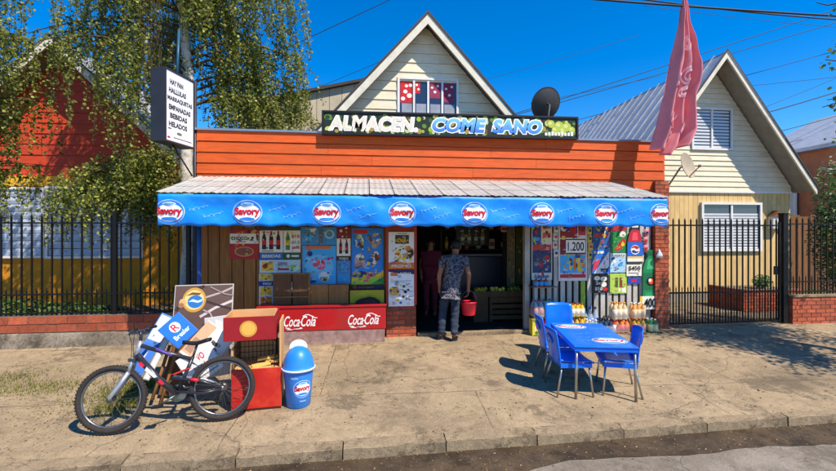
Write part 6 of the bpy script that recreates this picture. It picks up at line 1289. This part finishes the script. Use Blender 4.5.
wire('short faint cable left of the cream gable', (330, 82), (385, 59), 13, 13, .006, .02, .9)
wire('faint cable right of the cream gable towards the pink cloth', (487, 78), (590, 49), 16, 16, .006, .05, .5)
wire('thin cable from the large dish up to the right', (560, 97), (640, 80), 11.5, 13, .005, .02, .3)

# ================================================================ FENCES
IRON = mat('black_iron', (20, 19, 20), .5, metal=.3, var=.15)
BARM = {}
def bar(e, x, y, z0, z1, w=.021, spike=True):
    k = (round(z1 - z0, 3), w)
    if k not in BARM:
        s = MB(IRON); h = z1 - z0; s.box(-w / 2, w / 2, -w / 2, w / 2, 0, h - (.06 if spike else 0))
        if spike: s.lathe([(w * .5, 0), (w * .95, .012), (w * .6, .03), (.001, .07)], (0, 0, h - .062), 5)
        me = bpy.data.meshes.new('bar'); me.from_pydata(s.v, [], s.f); me.materials.append(IRON); BARM[k] = me
    place('bar', BARM[k], (x, y, z0), e)
# left: brick wall on a rough footing, iron railing over it
YFN = 7.34; x0 = -9.2; x1 = XL - .1
lw = empty('garden_wall', ((x0 + x1) / 2, YFN, -.05), label='low orange brick garden wall with iron railing left of the shop', cat='wall')
FOOT = ground_mat('rough_footing', (122, 110, 94), (70, 60, 50), (146, 134, 116), fine=24, big=2.5)
b = MB(FOOT); n = 60; vs = []
for i in range(n + 1):
    x = x0 + (x1 - x0) * i / n
    for (y, z) in ((YFN - .03, -.09), (YFN - .02, .06), (YFN - .005, .17), (YFN + .01, .195), (YFN + .2, .195)): vs.append((x, y + .015 * noise.noise((x * 3, z * 6, 0)), z + (.008 * noise.noise((x * 5, z, 2)) if z < .18 else 0)))
b.add(vs, [(i * 5 + k, (i + 1) * 5 + k, (i + 1) * 5 + k + 1, i * 5 + k + 1) for i in range(n) for k in range(4)], FOOT, True); b.build('footing', lw)
bricks(lw, (x0, YFN, .20), (1, 0, 0), x1 - x0, .265, .14, bw=.27, bh=.12, gap=.016)
fe = empty('iron_railing', ((x0 + x1) / 2, YFN + .08, .465), label='black iron spiked railing standing on the brick garden wall', cat='railing')
for z in (.50, .80, 1.95): b = MB(IRON); b.box(x0, x1, YFN + .06, YFN + .085, z - .012, z + .012); b.build('rail', fe)
x = x0; i = 0
while x < x1:
    bar(fe, x, YFN + .095, .468, 2.10); bar(fe, x + .073, YFN + .095, .468, .90, .013); x += .148; i += 1
for x in (x0 + .7, x0 + 2.9, x0 + 5.1, x1 - .02): b = MB(IRON); b.box(x - .03, x + .03, YFN + .045, YFN + .1, .467, 2.13); b.build('post', fe)
# right: gate, post, brick wall and railing
xg0 = pl1 + .03; xg1 = P(781, 260, YW).x; YG_ = YW + .02
gt = empty('iron_gate', ((xg0 + xg1) / 2, YG_, -.02), label='wide black iron gate with spiked bars before the yellow house', cat='gate')
for z in (.03, .62, 1.93): b = MB(IRON); b.box(xg0, xg1, YG_, YG_ + .03, z - .015, z + .015); b.build('rail', gt)
x = xg0 + .05
while x < xg1 - .03: bar(gt, x, YG_ + .045, .0, 2.07); bar(gt, x + .062, YG_ + .045, .0, .74, .013); x += .125
for x in (xg0, xg1): b = MB(IRON); b.box(x - .02, x + .02, YG_ - .005, YG_ + .03, .0, 2.0); b.build('stile', gt)
xm = (xg0 + xg1) / 2; b = MB(IRON); b.box(xg1 - .15, xg1 - .05, YG_ - .01, YG_ - .001, .95, 1.12); b.build('lock_box', gt)
b = MB(IRON); b.box(xg1 + .05, xg1 + .16, YG_ - .03, YG_ + .08, -.04, 2.15); b.box(xg1 + .04, xg1 + .17, YG_ - .04, YG_ + .09, 2.151, 2.18); b.build('gate_post', label='stout black gate post right of the iron gate', cat='post')
xw = xg1 + .2; xe = xw + 5.5
rw2 = empty('garden_wall', ((xw + xe) / 2, YW, -.05), label='low brick wall with railing at the right edge', cat='wall'); bricks(rw2, (xw, YW - .06, -.06), (1, 0, 0), xe - xw, .56, .16, bw=.2, bh=.062)
b = MB(KERBM); b.box(xw - .01, xe, YW - .075, YW + .12, .505, .545); b.build('coping', rw2)
fe2 = empty('iron_railing', ((xw + xe) / 2, YW + .03, .545), label='black iron railing on the low brick wall at the right edge', cat='railing')
for z in (.60, .80, 1.96): b = MB(IRON); b.box(xw, xe, YW + .01, YW + .035, z - .012, z + .012); b.build('rail', fe2)
x = xw + .06
while x < xe: bar(fe2, x, YW + .045, .545, 2.10); bar(fe2, x + .07, YW + .045, .545, .92, .013); x += .14
# raised brick planter and plants in the right yard
pk = empty('brick_planter', (10.0, 8.9, -.02), label='raised brick planter in the yard behind the gate', cat='planter')
q = P(744, 300, 8.6).x; bricks(pk, (q, 8.6, -.02), (1, 0, 0), 1.5, .5, .14, bw=.2, bh=.062); bricks(pk, (q, 9.6, -.02), (0, -1, 0), 1.0, .5, .1, bw=.2, bh=.062, en=(-1, 0, 0)); b = MB(YARDM); b.box(q + .1, q + 1.5, 8.72, 9.6, -.02, .44); b.build('soil', pk)
LEAF2 = leaf_mat('garden_leaf', (40, 72, 26), (96, 130, 52), .3)
def shrub(name, label, c, rx, ry, rz_, n, s=.035, m=None, cat='shrub'):
    c = Vector(c); e = empty(name, c, label=label, cat=cat); b = MB(m or LEAF2)
    for _ in range(n):
        d = Vector((random.gauss(0, 1), random.gauss(0, 1), random.gauss(0, 1))).normalized() * random.random() ** .4; k = 1 + .35 * noise.noise(d * 2.5 + c); p = c + Vector((d.x * rx * k, d.y * ry * k, rz_ + d.z * rz_ * k))
        if p.z < c.z: p.z = c.z + random.random() * .1
        q = Vector((random.gauss(0, 1), random.gauss(0, 1), random.gauss(0, .6))).normalized() * s * random.uniform(.6, 1.3); r_ = q.orthogonal().normalized() * s * .5; b.add([p - q, p + r_, p + q, p - r_], [(0, 1, 2, 3)])
    b.build('foliage', e); b = MB(mat('twig_bark', (84, 66, 50), .9, var=.2))
    for k in range(5): a = k * 1.3; b.tube([c, c + Vector((math.cos(a) * rx * .3, math.sin(a) * ry * .3, rz_ * .9)), c + Vector((math.cos(a) * rx * .7, math.sin(a) * ry * .7, rz_ * 1.5))], [.012, .009, .004], 5)
    b.build('stem', e); return e
random.seed(3)
p = P(766, 280, 8.9); shrub('garden_plant', 'leafy green plant in the brick planter behind the gate', (p.x, 9.0, .44), .22, .2, .16, 500)
p = P(810, 285, 8.6); shrub('garden_plant', 'low green plant behind the right railing', (p.x, 8.5, -.02), .5, .3, .25, 700)
p = P(836, 200, 9.6); shrub('garden_bush', 'tall bush at the right edge before the orange house', (p.x + .2, 9.6, -.02), .75, .6, 1.9, 6500, .05)
LEAF3 = leaf_mat('hedge_leaf', (34, 60, 18), (92, 124, 40), .25)
for i, (u, w_, lab) in enumerate(((10, .8, 'low green hedge left behind the railing'), (55, .8, 'low green hedge in the middle behind the railing'), (95, .6, 'small dark hedge nearest the birch behind the railing'))):
    p = P(u, 300, 8.5); shrub('hedge_plant', lab, (p.x, 8.6, -.02), w_, .35, .30 - .04 * i, 1500, .04, LEAF3)
# ================================================================ TREES
BARK = mat('white_birch_bark', (200, 194, 184), .8, var=.2, scale=4, dirt=(60, 52, 46), dirtamt=.8, dirtscale=7, bump=.4); TWIG = mat('twig_bark', (84, 66, 50))
BIRCH = leaf_mat('birch_leaf', (50, 74, 20), (182, 186, 82), .40)
random.seed(13)
bt = P(186, 200, 9.0); bx, by = bt.x, 9.0
tr = empty('birch_tree', (bx, by, -.02), label='weeping birch with white trunk behind the box sign', cat='tree')
top = Vector((bx - .25, by + .1, 9.2)); tp = [Vector((bx, by, -.03)), Vector((bx + .08, by, 1.6)), Vector((bx - .02, by + .05, 3.2)), Vector((bx + .06, by, 4.8)), Vector((bx - .1, by + .05, 6.4)), Vector((bx - .15, by + .1, 7.8)), top]
b = MB(BARK); b.tube(tp, [.17, .14, .12, .10, .075, .05, .02], 12); b.build('trunk', tr)
lv = MB(BIRCH); tw = MB(TWIG)
def leaf(p, s):
    d = Vector((random.gauss(0, .6), random.gauss(0, .6), -abs(random.gauss(.4, .6)))).normalized() * s; w_ = Vector((random.gauss(0, 1), random.gauss(0, 1), random.gauss(0, .5))); w_ = (w_ - d * (w_.dot(d) / d.length_squared)).normalized() * s * .46
    if abs(p.x - bx) < .16 and p.y < by and p.z > 3.9 and p.y > 7: return
    lv.add([p, p + d * .42 + w_, p + d, p + d * .42 - w_], [(0, 1, 2, 3)])
def strand(p, out, L, dens=30, s=.048):
    q = Vector(p); d = Vector((out.x * .7, out.y * .7, .15)); pts = [q.copy()]; n = max(3, int(L / .11))
    for i in range(n):
        d = (d * .72 + Vector((random.gauss(0, .06), random.gauss(0, .06), -.42))); d.normalize(); q = q + d * .11; pts.append(q.copy())
        if q.z < 1.5: break
    if len(pts) > 2: tw.tube(pts, .0035, 3, caps=False)
    for a, c in zip(pts, pts[1:]):
        for _ in range(max(1, int(dens * 1.55 * .11 + random.random()))):
            p_ = a.lerp(c, random.random()) + Vector((random.gauss(0, .03), random.gauss(0, .03), random.gauss(0, .02))); leaf(p_, s * random.uniform(.7, 1.35))
lb = MB(TWIG)
def limb(z, az, L, rise, ns, Ls, droop=0.6, dens=30):
    t = (z / 9.2) * 6; i = min(5, int(t)); p0 = tp[i].lerp(tp[i + 1], t - i); d = Vector((math.cos(az), math.sin(az), rise)); pts = [p0]; n = 9
    for k in range(n):
        d = d + Vector((random.gauss(0, .07), random.gauss(0, .07), -.16 * droop)); d.normalize(); pts.append(pts[-1] + d * (L / n))
    lb.tube(pts, [.032 * (1 - .09 * k) * (L / 3) ** .5 for k in range(n + 1)], 6)
    for _ in range(ns):
        f_ = random.uniform(.22, 1) * n; i = min(n - 1, int(f_)); q = pts[i].lerp(pts[i + 1], f_ - i) + Vector((random.gauss(0, .14), random.gauss(0, .14), random.gauss(0, .08))); a = az + random.gauss(0, .9); strand(q, Vector((math.cos(a), math.sin(a), 0)), Ls * random.uniform(.45, 1.15), dens)
# full crown: limbs all round, higher ones shorter; the left side is thin, the right side dense
for k in range(52):
    z = random.uniform(3.6, 8.6); az = k * 2.399 + random.uniform(-.3, .3); L = (2.9 - (z - 3.4) * .24) * random.uniform(.75, 1.1); left = math.cos(az) < -.25
    if left and z < 4.5: continue
    if math.sin(az) < -.3: L *= .72
    if math.cos(az) > .2: L *= .92
    limb(z, az, L, random.uniform(.35, .8), 23 if left else 30, (1.0 if random.random() < .7 else 2.0) if left else 1.25)
for az, L, z in ((math.pi * 1.0, 1.5, 3.1), (math.pi * 1.12, 1.7, 3.0), (math.pi * 1.2, 1.5, 2.7), (math.pi * 1.3, 1.1, 3.2), (math.pi * 1.08, 1.1, 2.6), (math.pi * 1.25, .8, 2.5), (math.pi * 1.03, 2.0, 3.0), (math.pi * 1.16, 2.1, 2.8)): limb(z, az, L * 1.1, .55, 44, 1.0, 1.0, 36)
for az, L, z in ((math.pi * 1.05, 2.9, 5.4), (math.pi * 1.15, 2.6, 5.0), (math.pi * .95, 3.1, 6.0)): limb(z, az, L, .55, 22, 1.2, .8, 30)
for az, L, z in ((math.pi * 1.1, 2.3, 5.2), (math.pi * 1.18, 2.0, 5.0), (math.pi * 1.05, 2.7, 5.6), (math.pi * 1.22, 1.6, 4.4), (math.pi * 1.13, 3.0, 6.0)): limb(z, az, L, .5, 17, 1.5, .8, 30)
for az, L, z in ((.15, 2.2, 4.6), (-.1, 2.4, 5.2), (.3, 2.4, 5.8), (-.25, 2.0, 4.1), (.05, 2.3, 6.4)): limb(z, az, L, .6, 40, 1.3, .7, 34)
lb.build('limb', tr); lv.build('crown', tr); tw.build('twig', tr)
# second birch off the left edge: its outer strands hang into the corner
def small_tree(name, label, base, H, crown, n, s, m, cat='tree', strands=True, lean_=(0, 0), low=1.5):
    global lv, tw, tp
    base = Vector(base); e = empty(name, base, label=label, cat=cat); lv = MB(m); tw = MB(TWIG); b = MB(BARK if strands else TWIG)
    pts = [base - Vector((0, 0, .02)), base + Vector((.05, 0, H * .3)), base + Vector((lean_[0] * .5, lean_[1] * .5, H * .6)), base + Vector((lean_[0], lean_[1], H))]; b.tube(pts, [.12, .10, .07, .02], 10); b.build('trunk', e); l2 = MB(TWIG)
    for k in range(n):
        z = random.uniform(low, H * .95); p0 = base.lerp(pts[-1], z / H); az = k * 2.4 + random.uniform(-.3, .3); L = crown * random.uniform(.6, 1.1) * (1.15 - .5 * z / H); d = Vector((math.cos(az), math.sin(az), .5)); q = p0; ps = [q]
        for _ in range(7): d = (d + Vector((random.gauss(0, .08), random.gauss(0, .08), -.08))).normalized(); q = q + d * L / 7; ps.append(q)
        l2.tube(ps, [.03 * (1 - .12 * i) for i in range(8)], 5)
        for _ in range(14 if strands else 20):
            f_ = random.uniform(.3, 1) * 7; i = min(6, int(f_)); q = ps[i].lerp(ps[i + 1], f_ - i)
            if strands: a = random.uniform(0, 6.28); strand(q, Vector((math.cos(a), math.sin(a), 0)), random.uniform(.5, 1.4), 28, s)
            else:
                for _ in range(16): leaf(q + Vector((random.gauss(0, .16), random.gauss(0, .16), random.gauss(0, .12))), s * random.uniform(.7, 1.3))
    l2.build('limb', e); lv.build('crown', e)
    if tw.v: tw.build('twig', e)
    return e
p = P(-42, 200, 8.6); small_tree('birch_tree', 'second birch mostly beyond the left edge of the view', (p.x, 8.7, -.02), 6.6, 1.4, 34, .054, BIRCH, low=2.6)
LEAF4 = leaf_mat('street_tree_leaf', (60, 92, 30), (140, 160, 64), .35)
st = small_tree('street_tree', 'street tree beyond the right edge with a few leafy twigs in view', (8.9, 4.6, gz(4.6)), 5.6, 2.2, 36, .07, LEAF4, strands=False, low=2.5)
lv = MB(LEAF4); tw = MB(TWIG)
for (u, v, Y, z0, n) in ((826, 62, 6.0, 3.6, 60), (830, 100, 6.1, 3.4, 90), (818, 108, 6.2, 3.3, 30), (808, 6, 5.9, 4.2, 10), (832, 45, 6.0, 3.9, 50), (834, 140, 6.6, 3.2, 60)):
    a = Vector((8.9, 4.6, z0)); c = P(u, v, Y); pts = [a.lerp(c, i / 9) + Vector((random.gauss(0, .04), random.gauss(0, .04), .35 * math.sin(i / 9 * math.pi) + random.gauss(0, .03))) for i in range(10)]; tw.tube(pts, [.035 - .0032 * i for i in range(10)], 6)
    for _ in range(n): q = random.uniform(5.5, 9); i = min(8, int(q)); leaf(pts[i].lerp(pts[i + 1], q - i) + Vector((random.gauss(0, .07), random.gauss(0, .07), random.gauss(-.05, .08))), .075 * random.uniform(.7, 1.3))
tw.build('limb', st); lv.build('leaf_spray', st, kind='stuff')
